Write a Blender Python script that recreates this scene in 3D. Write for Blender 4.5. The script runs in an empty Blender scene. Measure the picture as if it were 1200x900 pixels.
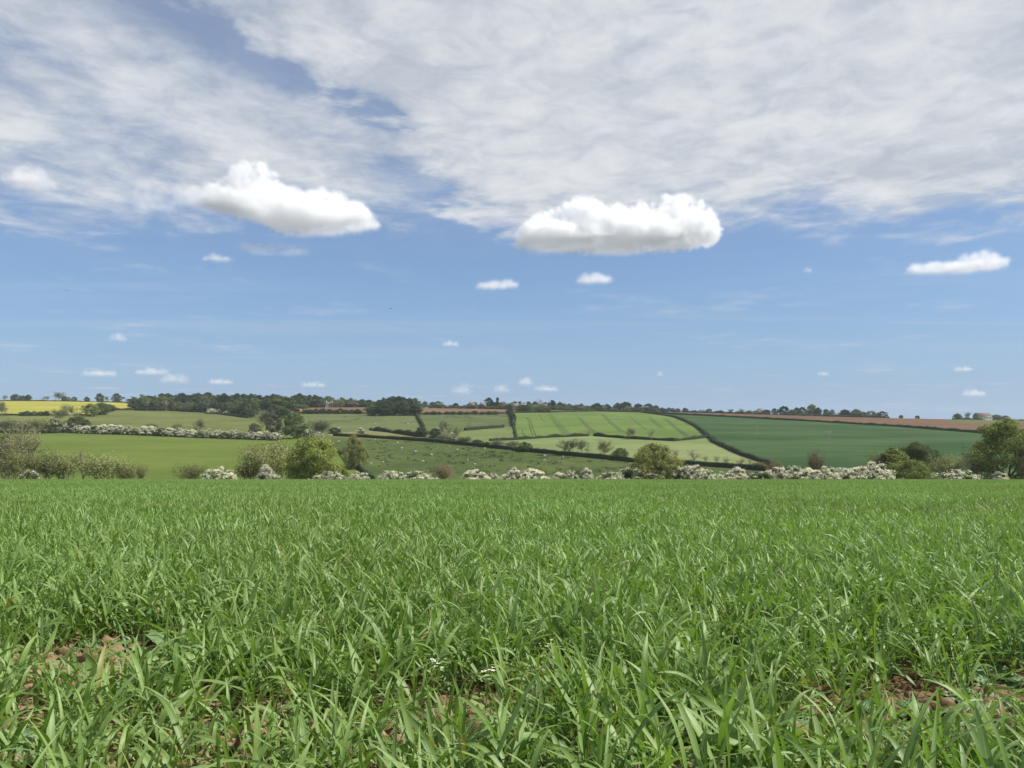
import bpy, math, random
import numpy as np
from mathutils import Vector, Matrix, noise as mnoise
from mathutils.geometry import delaunay_2d_cdt

C = bpy.context.scene
COL = C.collection
R = math.radians
F = 900.0            # focal length in photo pixels (photo is 1200 wide)
HZ = 495.0           # eye level in the photo
CAMH = 0.55          # camera above the soil
rng = np.random.RandomState(7)
random.seed(7)

# ------------------------------------------------------------------ objects
def tag(o, label=None, cat=None, group=None, kind=None):
    if label: o['label'] = label
    if cat: o['category'] = cat
    if group: o['group'] = group
    if kind: o['kind'] = kind
    return o

def empty(name, loc):
    o = bpy.data.objects.new(name, None); COL.objects.link(o)
    o.location = loc; o.empty_display_size = 0.3
    return o

def link(name, me, parent=None):
    o = bpy.data.objects.new(name, me); COL.objects.link(o)
    if parent: o.parent = parent
    return o

def build_mesh(name, V, quads=None, tris=None, mats=(), rnd=None, smooth=False, midx=None):
    me = bpy.data.meshes.new(name)
    V = np.asarray(V, dtype=np.float32).reshape(-1, 3)
    q = np.zeros((0, 4), np.int32) if quads is None or len(quads) == 0 else np.asarray(quads, np.int32)
    t = np.zeros((0, 3), np.int32) if tris is None or len(tris) == 0 else np.asarray(tris, np.int32)
    me.vertices.add(len(V)); me.vertices.foreach_set('co', V.ravel())
    lv = np.concatenate([q.ravel(), t.ravel()])
    me.loops.add(len(lv)); me.loops.foreach_set('vertex_index', lv)
    n = len(q) + len(t)
    ls = np.concatenate([np.arange(len(q)) * 4, len(q) * 4 + np.arange(len(t)) * 3]).astype(np.int32)
    me.polygons.add(n); me.polygons.foreach_set('loop_start', ls)
    if midx is not None: me.polygons.foreach_set('material_index', np.asarray(midx, np.int32))
    if smooth: me.polygons.foreach_set('use_smooth', np.ones(n, bool))
    for m in mats: me.materials.append(m)
    if rnd is not None:
        a = me.attributes.new('rnd', 'FLOAT', 'POINT'); a.data.foreach_set('value', np.asarray(rnd, np.float32))
    me.update(calc_edges=True)
    return me

class MB:
    """collects pieces of one mesh"""
    def __init__(s): s.V = []; s.Q = []; s.T = []; s.r = []; s.n = 0
    def add(s, V, Q=None, T=None, r=0.5):
        V = np.asarray(V, float).reshape(-1, 3)
        s.V.append(V)
        if Q is not None and len(Q): s.Q.append(np.asarray(Q, int) + s.n)
        if T is not None and len(T): s.T.append(np.asarray(T, int) + s.n)
        s.r.append(np.full(len(V), r) if np.isscalar(r) else np.asarray(r, float))
        s.n += len(V)
    def verts(s): return np.concatenate(s.V)
    def mesh(s, name, mats, smooth=False):
        return build_mesh(name, np.concatenate(s.V), np.concatenate(s.Q) if s.Q else None,
                          np.concatenate(s.T) if s.T else None, mats, np.concatenate(s.r), smooth)
    def box(s, lo, hi, r=0.5):
        x0, y0, z0 = lo; x1, y1, z1 = hi
        V = [(x0,y0,z0),(x1,y0,z0),(x1,y1,z0),(x0,y1,z0),(x0,y0,z1),(x1,y0,z1),(x1,y1,z1),(x0,y1,z1)]
        s.add(V, [(0,3,2,1),(4,5,6,7),(0,1,5,4),(1,2,6,5),(2,3,7,6),(3,0,4,7)], r=r)
    def tube(s, P, rad, sides=5, r=0.5):
        P = np.asarray(P, float); n = len(P)
        D = np.gradient(P, axis=0); D /= np.linalg.norm(D, axis=1)[:, None] + 1e-9
        up = np.array([0.31, 0.17, 0.93]) if abs(D[0][2]) < 0.9 else np.array([1.0, 0.1, 0.0])
        A = np.cross(D, up); A /= np.linalg.norm(A, axis=1)[:, None] + 1e-9
        B = np.cross(D, A)
        th = np.arange(sides) * 2 * math.pi / sides
        rad = np.broadcast_to(np.asarray(rad, float), (n,))
        V = P[:, None, :] + rad[:, None, None] * (np.cos(th)[None, :, None] * A[:, None, :] + np.sin(th)[None, :, None] * B[:, None, :])
        i = np.arange(n - 1)[:, None] * sides; j = np.arange(sides)[None, :]; k = (j + 1) % sides
        Q = np.stack([i + j, i + k, i + sides + k, i + sides + j], -1).reshape(-1, 4)
        s.add(V.reshape(-1, 3), Q, r=r)

def unit(v): return v / (np.linalg.norm(v, axis=-1, keepdims=True) + 1e-9)

def leaf_faces(mb, P, N, size, rs, aspect=0.6):
    """diamond-shaped leaf faces at P, facing roughly N"""
    n = len(P)
    N = unit(N + rs.normal(0, 0.45, (n, 3)))
    A = unit(np.cross(N, rs.normal(0, 1, (n, 3)))); B = np.cross(N, A)
    s = size * rs.uniform(0.6, 1.35, n)[:, None]
    a = A * s * 0.5; b = B * s * 0.5 * aspect
    bend = N * s * 0.12
    V = np.stack([P - a - bend, P - b + a * 0.1, P + a - bend, P + b + a * 0.1], 1).reshape(-1, 3)
    Q = np.arange(n * 4).reshape(-1, 4)
    mb.add(V, Q, r=np.repeat(rs.uniform(0, 1, n), 4))

# ------------------------------------------------------------------ materials
def new_mat(name):
    m = bpy.data.materials.new(name); m.use_nodes = True
    nt = m.node_tree; nt.nodes.clear()
    out = nt.nodes.new('ShaderNodeOutputMaterial')
    return m, nt, out

def nd(nt, typ, **kw):
    n = nt.nodes.new(typ)
    for k, v in kw.items():
        if k.startswith('i_'):
            key = k[2:]
            n.inputs[int(key) if key.isdigit() else key].default_value = v
        else: setattr(n, k, v)
    return n

def math_(nt, op, a, b=None, c=None, clamp=False):
    n = nt.nodes.new('ShaderNodeMath'); n.operation = op; n.use_clamp = clamp
    for i, x in enumerate((a, b, c)):
        if x is None: continue
        if isinstance(x, (int, float)): n.inputs[i].default_value = x
        else: nt.links.new(x, n.inputs[i])
    return n.outputs[0]

def mixc(nt, fac, a, b, mode='MIX'):
    n = nt.nodes.new('ShaderNodeMix'); n.data_type = 'RGBA'; n.blend_type = mode
    for s, x in ((n.inputs[0], fac), (n.inputs[6], a), (n.inputs[7], b)):
        if isinstance(x, (int, float)): s.default_value = x
        elif isinstance(x, tuple): s.default_value = (*x, 1) if len(x) == 3 else x
        else: nt.links.new(x, s)
    return n.outputs[2]

def smooth_(nt, x, lo, hi):
    n = nt.nodes.new('ShaderNodeMapRange'); n.interpolation_type = 'SMOOTHSTEP'
    nt.links.new(x, n.inputs[0]); n.inputs[1].default_value = lo; n.inputs[2].default_value = hi
    return n.outputs[0]

def noise_(nt, vec, scale, detail=4, rough=0.55, dist=0.0):
    n = nt.nodes.new('ShaderNodeTexNoise')
    n.inputs['Scale'].default_value = scale; n.inputs['Detail'].default_value = detail
    n.inputs['Roughness'].default_value = rough; n.inputs['Distortion'].default_value = dist
    if vec is not None: nt.links.new(vec, n.inputs['Vector'])
    return n.outputs['Fac']

def leaf_mat(name, c1, c2, trans=0.3, tcol=None, var=0.35, gloss=0.0):
    """matte leaf: two tones mixed leaf by leaf, a little per-plant variation, light passing through"""
    m, nt, out = new_mat(name)
    at = nd(nt, 'ShaderNodeAttribute', attribute_name='rnd')
    oi = nd(nt, 'ShaderNodeObjectInfo')
    col = mixc(nt, at.outputs['Fac'], c1, c2)
    mr = nd(nt, 'ShaderNodeMapRange', i_3=1 - var, i_4=1 + var); nt.links.new(oi.outputs['Random'], mr.inputs[0])
    hsv = nd(nt, 'ShaderNodeHueSaturation'); nt.links.new(col, hsv.inputs['Color']); nt.links.new(mr.outputs[0], hsv.inputs['Value'])
    d = nd(nt, 'ShaderNodeBsdfDiffuse'); nt.links.new(hsv.outputs[0], d.inputs['Color'])
    t = nd(nt, 'ShaderNodeBsdfTranslucent')
    if tcol is None: nt.links.new(hsv.outputs[0], t.inputs['Color'])
    else: t.inputs['Color'].default_value = (*tcol, 1)
    mx = nd(nt, 'ShaderNodeMixShader', i_0=trans)
    nt.links.new(d.outputs[0], mx.inputs[1]); nt.links.new(t.outputs[0], mx.inputs[2])
    res = mx.outputs[0]
    nt.links.new(res, out.inputs['Surface'])
    return m

def plain_mat(name, c, rough=0.8, var=0.15, scale=3.0):
    m, nt, out = new_mat(name)
    geo = nd(nt, 'ShaderNodeNewGeometry')
    f = noise_(nt, geo.outputs['Position'], scale)
    col = mixc(nt, f, tuple(x * (1 - var) for x in c), tuple(min(1, x * (1 + var)) for x in c))
    b = nd(nt, 'ShaderNodeBsdfPrincipled', i_Roughness=rough)
    b.inputs['Specular IOR Level'].default_value = 0.2
    nt.links.new(col, b.inputs['Base Color']); nt.links.new(b.outputs[0], out.inputs['Surface'])
    return m

def field_mat(name, c1, c2, c3=None, s1=0.02, s2=0.25, stretch=(1, 1), rot=0.0, lo=0.35, hi=0.65, bump=0.6, fine=0.35):
    """a field: broad patches, finer mottling, bumpy sward"""
    m, nt, out = new_mat(name)
    geo = nd(nt, 'ShaderNodeNewGeometry')
    mp = nd(nt, 'ShaderNodeMapping'); mp.inputs['Rotation'].default_value = (0, 0, rot)
    mp.inputs['Scale'].default_value = (stretch[0], stretch[1], 1)
    nt.links.new(geo.outputs['Position'], mp.inputs['Vector'])
    a = smooth_(nt, noise_(nt, mp.outputs[0], s1, 4, 0.6), lo, hi)
    col = mixc(nt, a, c1, c2)
    b = smooth_(nt, noise_(nt, mp.outputs[0], s2, 5, 0.65), 0.3, 0.7)
    col = mixc(nt, math_(nt, 'MULTIPLY', b, fine), col, c3 or tuple(x * 0.6 for x in c1))
    fz = noise_(nt, geo.outputs['Position'], 1.3, 3, 0.7)
    bp = nd(nt, 'ShaderNodeBump', i_Strength=bump, i_Distance=0.5); nt.links.new(fz, bp.inputs['Height'])
    d = nd(nt, 'ShaderNodeBsdfDiffuse'); nt.links.new(col, d.inputs['Color']); nt.links.new(bp.outputs[0], d.inputs['Normal'])
    nt.links.new(d.outputs[0], out.inputs['Surface'])
    return m

# ------------------------------------------------------------------ terrain
BY = np.array([230, 270, 300, 350, 400, 470, 540, 620, 700, 780, 860, 920, 1000.])
BP = np.array([582, 562, 548, 530, 520, 510, 502, 495, 489.5, 485, 480.5, 478, 474.])
RX = np.array([-300, 0, 150, 200, 300, 450, 600, 700, 800, 900, 1000, 1100, 1200, 1500.])
RD = np.array([-9, -9, -6.5, -2, 0, -1, 2, 3.5, 5, 8, 11, 13, 15, 17.])
_yy = np.linspace(230, 1000, 400)
_k = np.exp(-0.5 * (np.arange(-14, 15) / 6.0) ** 2); _k /= _k.sum()
_bp = np.interp(_yy, BY, BP); _bp = np.convolve(np.pad(_bp, 14, mode='reflect', reflect_type='odd'), _k, 'valid')
_rx = np.linspace(-300, 1500, 400); _rd = np.interp(_rx, RX, RD); _rd = np.convolve(np.pad(_rd, 14, mode='edge'), _k, 'valid')

def vpy(px, Y):
    w = np.clip((np.asarray(Y, float) - 300) / 620, 0, 1); w = w * w * (3 - 2 * w)
    return np.interp(Y, _yy, _bp) + np.interp(px, _rx, _rd) * w

_ny = np.linspace(-60, 260, 641)
_ns = np.interp(_ny, [-60, 60, 86, 168, 250], [0.0688, 0.0688, 0.090, 0.090, 0.06])
_nz = -np.cumsum(_ns) * 0.5; _nz -= np.interp(0, _ny, _nz)

def Z(x, Y):
    x = np.asarray(x, float); Y = np.asarray(Y, float)
    zn = np.interp(Y, _ny, _nz)
    Yc = np.clip(Y, 230, 920)
    px = np.clip(600 + F * x / Yc, -300, 1500)
    zh = CAMH + (HZ - vpy(px, Yc)) / F * Yc
    zh = zh - np.clip(Y - 930, 0, 3000) * 0.006
    t = np.clip((Y - 232) / 40, 0, 1); t = t * t * (3 - 2 * t)
    return zn * (1 - t) + zh * t

def hit(px, py):
    """the point of the hillside seen at a photo pixel"""
    lo, hi = 232.0, 995.0
    for _ in range(40):
        m = 0.5 * (lo + hi)
        if vpy(px, m) > py: lo = m
        else: hi = m
    Y = 0.5 * (lo + hi); x = (px - 600) / F * Y
    return Vector((x, Y, float(Z(x, Y))))

def at_depth(px, Y):
    x = (px - 600) / F * Y
    return Vector((x, Y, float(Z(x, Y))))

# hillside split into fields
FIELDS = [
 ('rapeseed_field', [(-260,460),(0,460),(60,460),(152,460),(154,472),(156,476.5),(132,480.5),(105,486),(60,486.5),(0,487),(-260,489)]),
 ('grass_strip', [(-260,489),(0,487),(60,486.5),(100,487.5),(96,493),(60,493),(0,494.5),(-260,497)]),
 ('upper_pasture', [(100,487.5),(132,480.5),(200,481),(245,484),(290,490),(318,497),(335,512),(325,516),(240,513),(170,510),(110,508),(60,506),(96,493)]),
 ('lower_pasture', [(-260,506),(0,507),(60,506),(110,508),(170,510),(240,513),(325,516),(335,512),(388,512),(388,525),(410,543),(440,566),(440,580),(-260,580)]),
 ('tufted_pasture', [(388,512),(391,512),(500,517.5),(600,527.5),(650,532.5),(700,537),(740,541.5),(790,544),(850,548),(912,553),(930,560),(930,580),(440,580),(440,566),(410,543),(388,525)]),
 ('pale_strip', [(380,508),(435,504.5),(490,511.5),(560,521),(600,526),(600,527.5),(500,517.5),(391,512)]),
 ('brown_strip', [(340,477),(433,477),(433,484.5),(340,484)]),
 ('brown_strip', [(489,478.5),(597,479.5),(597,484.5),(489,485.5)]),
 ('rough_pasture', [(335,512),(318,497),(340,488),(340,484),(432,484.5),(487,485.5),(497,503),(490,511.5),(435,504.5),(380,508),(388,512)]),
 ('bank_pasture', [(487,485.5),(597,484.5),(602,500),(590,501),(545,505),(520,512),(497,503)]),
 ('pale_paddock', [(545,505),(590,501),(602,500),(605,515.5),(575,517),(600,526),(560,521),(520,512)]),
 ('spring_wheat_field', [(597,484.5),(640,483.5),(700,482),(752,483.5),(790,489),(815,500),(830,512.5),(790,517),(740,514.5),(692,511),(640,513),(605,515.5),(602,500)]),
 ('pale_meadow', [(605,515.5),(640,513),(692,511),(740,514.5),(790,517),(830,512.5),(846,523),(870,534),(900,544),(912,553),(850,548),(790,544),(740,541.5),(700,537),(650,532.5),(600,527.5),(575,517)]),
 ('dark_crop_field', [(752,483.5),(790,485.5),(870,489.5),(950,494),(1050,500),(1165,509),(1460,535),(1460,580),(930,580),(930,560),(912,553),(900,544),(870,534),(846,523),(830,512.5),(815,500),(790,489)]),
 ('ploughed_field', [(752,483.5),(782,482.6),(785,472),(1100,472),(1112,494.5),(1200,496),(1460,505),(1460,535),(1165,509),(1050,500),(950,494),(870,489.5),(790,485.5)]),
]

def in_poly(px, py, poly):
    inside = np.zeros(len(px), bool); n = len(poly)
    for i in range(n):
        x0, y0 = poly[i]; x1, y1 = poly[(i + 1) % n]
        c = ((y0 > py) != (y1 > py))
        if y1 != y0:
            inside ^= c & (px < (x1 - x0) * (py - y0) / (y1 - y0) + x0)
    return inside

def dense(pts, step=9.0, closed=False):
    out = []; n = len(pts)
    for i in range(n if closed else n - 1):
        a = pts[i]; b = pts[(i + 1) % n]
        k = max(1, int(math.hypot(b[0] - a[0], (b[1] - a[1]) * 2.5) / step))
        for j in range(k):
            t = j / k; out.append((a[0] + (b[0] - a[0]) * t, a[1] + (b[1] - a[1]) * t))
    if not closed: out.append(pts[-1])
    return out

def build_hillside(mats):
    pts = []; edges = []; key = {}
    def addp(px, py):
        k = (round(px, 2), round(py, 2))
        if k not in key:
            p = hit(px, py); key[k] = len(pts); pts.append(Vector((p.x, p.y)))
        return key[k]
    for _, poly in FIELDS:
        d = dense(poly, 9.0, True); ids = [addp(*p) for p in d]
        for i in range(len(ids)):
            a, b = ids[i], ids[(i + 1) % len(ids)]
            if a != b: edges.append((a, b))
    for Y in np.concatenate([np.arange(236, 420, 6), np.arange(420, 1000, 11)]):
        for px in np.arange(-290, 1491, 13.0):
            q = px + rng.uniform(-3, 3)
            pts.append(Vector(((q - 600) / F * Y, Y + rng.uniform(-1, 1))))
    vo, _, fo, *_ = delaunay_2d_cdt(pts, edges, [], 0, 0.02)
    V = np.array([(v.x, v.y) for v in vo]); V = np.c_[V, Z(V[:, 0], V[:, 1])]
    T = np.array([f for f in fo if len(f) == 3])
    c = V[T].mean(1)
    cpx = 600 + F * c[:, 0] / c[:, 1]; cpy = vpy(cpx, c[:, 1])
    own = np.full(len(T), -1)
    for i, (_, poly) in enumerate(FIELDS):
        own[(own < 0) & in_poly(cpx, cpy, poly)] = i
    names = sorted({n for n, _ in FIELDS})
    groups = [(n, np.isin(own, [i for i, (m, _) in enumerate(FIELDS) if m == n])) for n in names] + [('hillside', own < 0)]
    res = {}
    for n, mask in groups:
        t = T[mask]
        if not len(t): continue
        u, inv = np.unique(t, return_inverse=True)
        me = build_mesh(n, V[u], None, inv.reshape(-1, 3), [mats[n]], smooth=True)
        # make sure faces look up
        me.update()
        res[n] = tag(link(n, me), kind='structure')
    return res

# ------------------------------------------------------------------ plant prototypes
M = {}
M['bark'] = plain_mat('bark', (0.10, 0.08, 0.06), 0.9, 0.3, 4.0)
M['bark_pale'] = plain_mat('bark_pale', (0.27, 0.235, 0.18), 0.9, 0.3, 4.0)
M['leaf'] = leaf_mat('leaf_green', (0.072, 0.110, 0.042), (0.150, 0.190, 0.076), 0.28)
M['leaf_dark'] = leaf_mat('leaf_dark', (0.042, 0.068, 0.036), (0.092, 0.124, 0.062), 0.24)
M['needle'] = leaf_mat('needle', (0.026, 0.044, 0.031), (0.056, 0.080, 0.050), 0.15)
M['leaf_olive'] = leaf_mat('leaf_olive', (0.150, 0.172, 0.066), (0.275, 0.292, 0.125), 0.3)
M['leaf_grey'] = leaf_mat('leaf_grey', (0.090, 0.104, 0.060), (0.175, 0.190, 0.112), 0.25)
M['leaf_brown'] = leaf_mat('leaf_brown', (0.14, 0.115, 0.065), (0.22, 0.175, 0.10), 0.25)
M['leaf_willow'] = leaf_mat('leaf_willow', (0.160, 0.205, 0.055), (0.290, 0.330, 0.100), 0.33, var=0.12)
M['leaf_dome'] = leaf_mat('leaf_dome', (0.185, 0.208, 0.070), (0.335, 0.352, 0.130), 0.33, var=.1)
M['leaf_lime'] = leaf_mat('leaf_lime', (0.130, 0.178, 0.052), (0.275, 0.312, 0.105), 0.3, var=0.15)
M['leaf_thorn'] = leaf_mat('leaf_thorn', (0.060, 0.088, 0.032), (0.135, 0.165, 0.065), 0.28)
M['blossom'] = leaf_mat('blossom', (0.70, 0.69, 0.52), (0.87, 0.855, 0.69), 0.4, var=0.12)
M['hedge'] = leaf_mat('hedge_leaf', (0.030, 0.052, 0.016), (0.075, 0.105, 0.032), 0.2, var=0.15)
M['hedge_core'] = plain_mat('hedge_core', (0.022, 0.028, 0.013), 0.95)

def lobes_crown(mb, lobes, per, size, rs, aspect=0.65):
    """lobes: rows of (x,y,z,r); leaves sit on and just inside each lobe's skin"""
    L = np.asarray(lobes)
    n = np.maximum(8, (per * (L[:, 3] / L[:, 3].mean()) ** 2).astype(int))
    idx = np.repeat(np.arange(len(L)), n)
    d = unit(rs.normal(0, 1, (len(idx), 3)))
    rr = L[idx, 3] * rs.uniform(0.45, 1.0, len(idx)) ** 0.5 * rs.uniform(0.85, 1.12, len(idx))
    P = L[idx, :3] + d * rr[:, None] * np.array([1, 1, 0.82])
    leaf_faces(mb, P, d + np.array([0, 0, 0.35]), size, rs, aspect)

def limb(mb, p, d, L, r, rs, lvl, kids, tips, sides=5, wob=0.13, tropism=0.08, spread=0.65, minr=0.012):
    n = 5; P = [p]; v = unit(np.asarray(d, float))
    for i in range(n - 1):
        v = unit(v + rs.normal(0, wob, 3) + np.array([0, 0, tropism])); P.append(P[-1] + v * L / (n - 1))
    P = np.array(P)
    mb.tube(P, np.linspace(r, max(minr, r * 0.45), n), max(3, sides))
    if lvl == 0:
        tips.append(P); return
    for k in range(kids[0]):
        t = rs.uniform(0.35, 1.0) if k else 1.0
        q = P[0] + 0; f = t * (n - 1); i0 = min(int(f), n - 2); q = P[i0] + (P[i0 + 1] - P[i0]) * (f - i0)
        w = unit(v + rs.normal(0, spread, 3))
        limb(mb, q, w, L * rs.uniform(0.5, 0.72), max(minr, r * 0.5), rs, lvl - 1, kids[1:] or kids, tips, sides - 1, wob, tropism, spread, minr)

PROTO = {}
def proto(name, *parts):
    """parts: (part name, mesh); remembers real height and width"""
    V = np.concatenate([np.array([v.co for v in me.vertices]) for n, me in parts if n in ('crown', 'blossom')])
    H = np.percentile(V[:, 2], 99.7); W = np.percentile(V[:, 0], 99) - np.percentile(V[:, 0], 1)
    PROTO[name] = dict(parts=parts, H=float(H), W=float(W))

def oak(name, seed, H=12., W=12., leafmat='leaf', nl=46, per=120, size=0.5, low=0.05, flat=0.5, trunkmat='bark'):
    rs = np.random.RandomState(seed)
    tk = MB(); tips = []
    th = H * max(low, 0.12)
    tk.tube([(0, 0, -1.0), (0.05, 0, 0), (0.1 * rs.normal(), 0.1 * rs.normal(), th * 0.6), (0, 0, th * 1.3)], [H * .038, H * .032, H * .026, H * .022], 7)
    for k in range(7):
        a = k * 2.4 + rs.uniform(-.3, .3); e = rs.uniform(0.3, 1.2)
        limb(tk, np.array([0, 0, th * rs.uniform(.8, 1.25)]), (math.cos(a) * math.cos(e), math.sin(a) * math.cos(e), math.sin(e)), H * 0.34, H * .014, rs, 1, [3], tips)
    lob = []
    pass
    sx = rs.uniform(0.85, 1.15)
    while len(lob) < nl:
        zf = rs.uniform(0, 1) ** .85; ph = rs.uniform(0, 6.283); q = rs.uniform(.25, 1) ** .5
        rp = math.sqrt(max(0, 1 - ((zf - .38) / .62) ** 2)) if zf > .38 else .70 + .30 * zf / .38
        bulge = 1 + .16 * math.sin(3 * ph + seed + zf * 3) + .10 * math.sin(5 * ph + 2 * seed - zf * 5)
        r = H * rs.uniform(0.07, 0.145) * (.75 + .35 * rp)
        rad = max(0, W * .5 * rp * bulge - r * .7) * q
        lob.append((math.cos(ph) * rad * sx, math.sin(ph) * rad, max(H * low + zf * (H * (1 - low) - r * .8), r * .55), r))
    cr = MB(); lobes_crown(cr, lob, per, size, rs)
    if isinstance(leafmat, str): leafmat = [(name, leafmat)]
    for nm, lm in leafmat:
        proto(nm, ('trunk', tk.mesh('trunk', [M[trunkmat]], True)), ('crown', cr.mesh('crown', [M[lm]])))

def conifer(name, seed, H=14., W=8., leafmat='needle'):
    rs = np.random.RandomState(seed)
    tk = MB(); tk.tube([(0, 0, -1), (0, 0, H * .5), (0.1, 0, H * .95)], [.3, .2, .05], 6)
    lob = []
    for k in range(50):
        t = rs.uniform(0.12, 1) ; rad = W * 0.5 * (1 - t) ** 0.6 * rs.uniform(0.5, 1.05); a = rs.uniform(0, 6.28)
        lob.append((math.cos(a) * rad * .8, math.sin(a) * rad * .8, H * t * .97, H * rs.uniform(.045, .085) * (1.2 - .5 * t)))
    cr = MB(); lobes_crown(cr, lob, 60, 0.4, rs, 0.4)
    proto(name, ('trunk', tk.mesh('trunk', [M['bark']], True)), ('crown', cr.mesh('crown', [M[leafmat]])))

def ash(names, seed, H=12., spread=0.6, leaves=26, size=0.24, kids=(5, 5, 4), nlimb=7, low=0.25, multi=1, trunkmat='bark_pale', lean=0.5, fuzz=0.35):
    """twiggy tree or shrub just coming into leaf; multi = number of stems from the ground"""
    rs = np.random.RandomState(seed)
    tk = MB(); tips = []
    for s in range(multi):
        a = s * 2.4 + rs.uniform(-.4, .4); ln = 0 if multi == 1 else rs.uniform(0.1, lean)
        d = np.array([math.cos(a) * ln, math.sin(a) * ln, 1.0])
        b = np.array([math.cos(a), math.sin(a), 0]) * (0 if multi == 1 else 0.05 * H)
        th = H * low
        r0 = H * (0.02 if multi == 1 else 0.009)
        P = np.array([b - np.array([0, 0, 1.0]), b, b + d * th * .5 + rs.normal(0, .04, 3), b + d * th])
        tk.tube(P, [r0 * 1.2, r0, r0 * .85, r0 * .7], 6)
        m = nlimb if multi == 1 else 3
        for k in range(m):
            aa = k * 2.4 + rs.uniform(-.4, .4); e = rs.uniform(0.35, 1.3)
            w = unit(d * 0.6 + np.array([math.cos(aa) * math.cos(e), math.sin(aa) * math.cos(e), math.sin(e)]))
            limb(tk, P[3] - d * th * rs.uniform(0, .35), w, H * (1 - low) * rs.uniform(.36, .5), r0 * .55, rs, len(kids) - 1, list(kids), tips, 5, 0.15, 0.06, spread, 0.010 * H / 12)
    T = np.concatenate(tips) ; D = np.repeat(np.array([unit(t[-1] - t[0]) for t in tips]), len(tips[0]), 0)
    idx = rs.randint(0, len(T), leaves * len(tips))
    P = T[idx] + rs.normal(0, fuzz * H / 12, (len(idx), 3))
    P = P[P[:, 2] > 0.03 * H]
    ctr = P.mean(0)
    cr = MB(); leaf_faces(cr, P, unit(P - ctr) * 0.6 + np.array([0, 0, .4]), size, rs, 0.5)
    for nm, lm in names:
        proto(nm, ('trunk', tk.mesh('trunk', [M[trunkmat]], True)), ('crown', cr.mesh('crown', [M[lm]])))

def thorn(name, seed, H=5., W=6., cover=0.75, nl=80, per=80, leafmat='leaf_thorn'):
    """hawthorn: a dome to the ground, blossom in sprays on its outer skin"""
    rs = np.random.RandomState(seed)
    tk = MB(); tips = []
    for k in range(5):
        a = k * 2.4 + rs.uniform(-.3, .3)
        limb(tk, np.array([0, 0, -0.6]), (math.cos(a) * .5, math.sin(a) * .5, 1), H * .75, .09, rs, 1, [4], tips)
    lob = []
    while len(lob) < nl:
        v = rs.normal(0, 1, 3); v[2] = abs(v[2]); v /= np.linalg.norm(v); q = rs.uniform(0.3, 1) ** .5
        r = H * rs.uniform(.06, .15); b = 1 + .2 * math.sin(3 * math.atan2(v[1], v[0]) + seed)
        lob.append((v[0] * q * (W * .5 - r * .6) * b, v[1] * q * (W * .5 - r * .6) * b, .12 * H + v[2] * q * (H * .85 - r * .6), r))
    for k in range(10):
        a = rs.uniform(0, 6.28); lob.append((math.cos(a) * W * .38, math.sin(a) * W * .38, H * .1, H * .13))
    L = np.array(lob)
    cr = MB(); lobes_crown(cr, lob, per, 0.26, rs)
    # blossom in sprays: clumps of small white faces with leaf showing between them
    n = int(per * cover * .36); bl = MB()
    idx = np.repeat(np.arange(len(L)), n)
    on = rs.uniform(0, 1, len(L)) < cover + 0.1
    idx = idx[on[idx]]
    d = unit(rs.normal(0, 1, (len(idx), 3)) + np.array([0, 0, .6]))
    P = L[idx, :3] + d * (L[idx, 3] * rs.uniform(.95, 1.22, len(idx)))[:, None] * np.array([1, 1, .9])
    wob = np.array([mnoise.noise(Vector(p) * 1.1 + Vector((seed, 0, 0))) for p in P])
    keep = (wob > -.34) & (rs.uniform(0, 1, len(P)) < np.clip((P[:, 2] / H) * 1.3 + .3, .15, 1))
    P = P[keep]; d = d[keep]
    P = np.repeat(P, 9, 0) + rs.normal(0, .15, (len(P) * 9, 3)); d = np.repeat(d, 9, 0)
    leaf_faces(bl, P, d, 0.155, rs, .85)
    proto(name, ('trunk', tk.mesh('trunk', [M['bark']], True)), ('crown', cr.mesh('crown', [M[leafmat]])), ('blossom', bl.mesh('blossom', [M['blossom']])))

def make_protos():
    for k in range(4):
        oak([], 0) if False else None
        oak('oak%d' % k, 11 + k, H=12, W=[13, 11, 12, 14][k], leafmat=[('oak%d' % k, 'leaf'), ('dark%d' % k, 'leaf_dark'), ('pine%d' % k, 'needle'), ('grey%d' % k, 'leaf_grey'), ('limeoak%d' % k, 'leaf_lime')], nl=[70, 80, 62, 74][k])
    conifer('cone0', 31); conifer('cone1', 32, 12, 8)
    conifer('column0', 33, 14, 4)
    for k in range(3):
        ash([('ash%d' % k, 'leaf_olive'), ('ashgrey%d' % k, 'leaf_grey')], 41 + k, leaves=38)
        ash([('bare%d' % k, 'leaf_brown')], 51 + k, leaves=5, size=.2)
    ash([('bigash0', 'leaf_olive')], 61, H=12, leaves=13, size=.2, kids=(6, 5, 4), spread=.7, low=.18)
    for k in range(3):
        ash([('shrub%d' % k, 'leaf_olive'), ('shrubgrey%d' % k, 'leaf_grey'), ('shrubbrown%d' % k, 'leaf_brown'), ('shrubgreen%d' % k, 'leaf_lime')],
            71 + k, H=6, leaves=38, size=.2, kids=(4, 4), multi=9, low=.22, lean=.75, spread=.5, fuzz=.6)
    for k in range(2):
        oak('willow%d' % k, 81 + k, H=10, W=12, leafmat=[('willow%d' % k, 'leaf_willow'), ('olivebush%d' % k, 'leaf_dome'), ('limebush%d' % k, 'leaf_lime'), ('greenbush%d' % k, 'leaf')], nl=110, per=170, size=.30, low=.02)
    oak('bigoak', 91, H=14, W=14, leafmat=[('bigoak', 'leaf_lime'), ('bigoakgreen', 'leaf')], nl=84, per=230, size=.34, low=.04)
    for k in range(4): thorn('thorn%d' % k, 101 + k, W=[6, 7, 5, 6.5][k], cover=[.8, .7, .85, .6][k])
    thorn('thorndark0', 111, cover=.22); thorn('thorndark1', 112, cover=.3)

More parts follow.
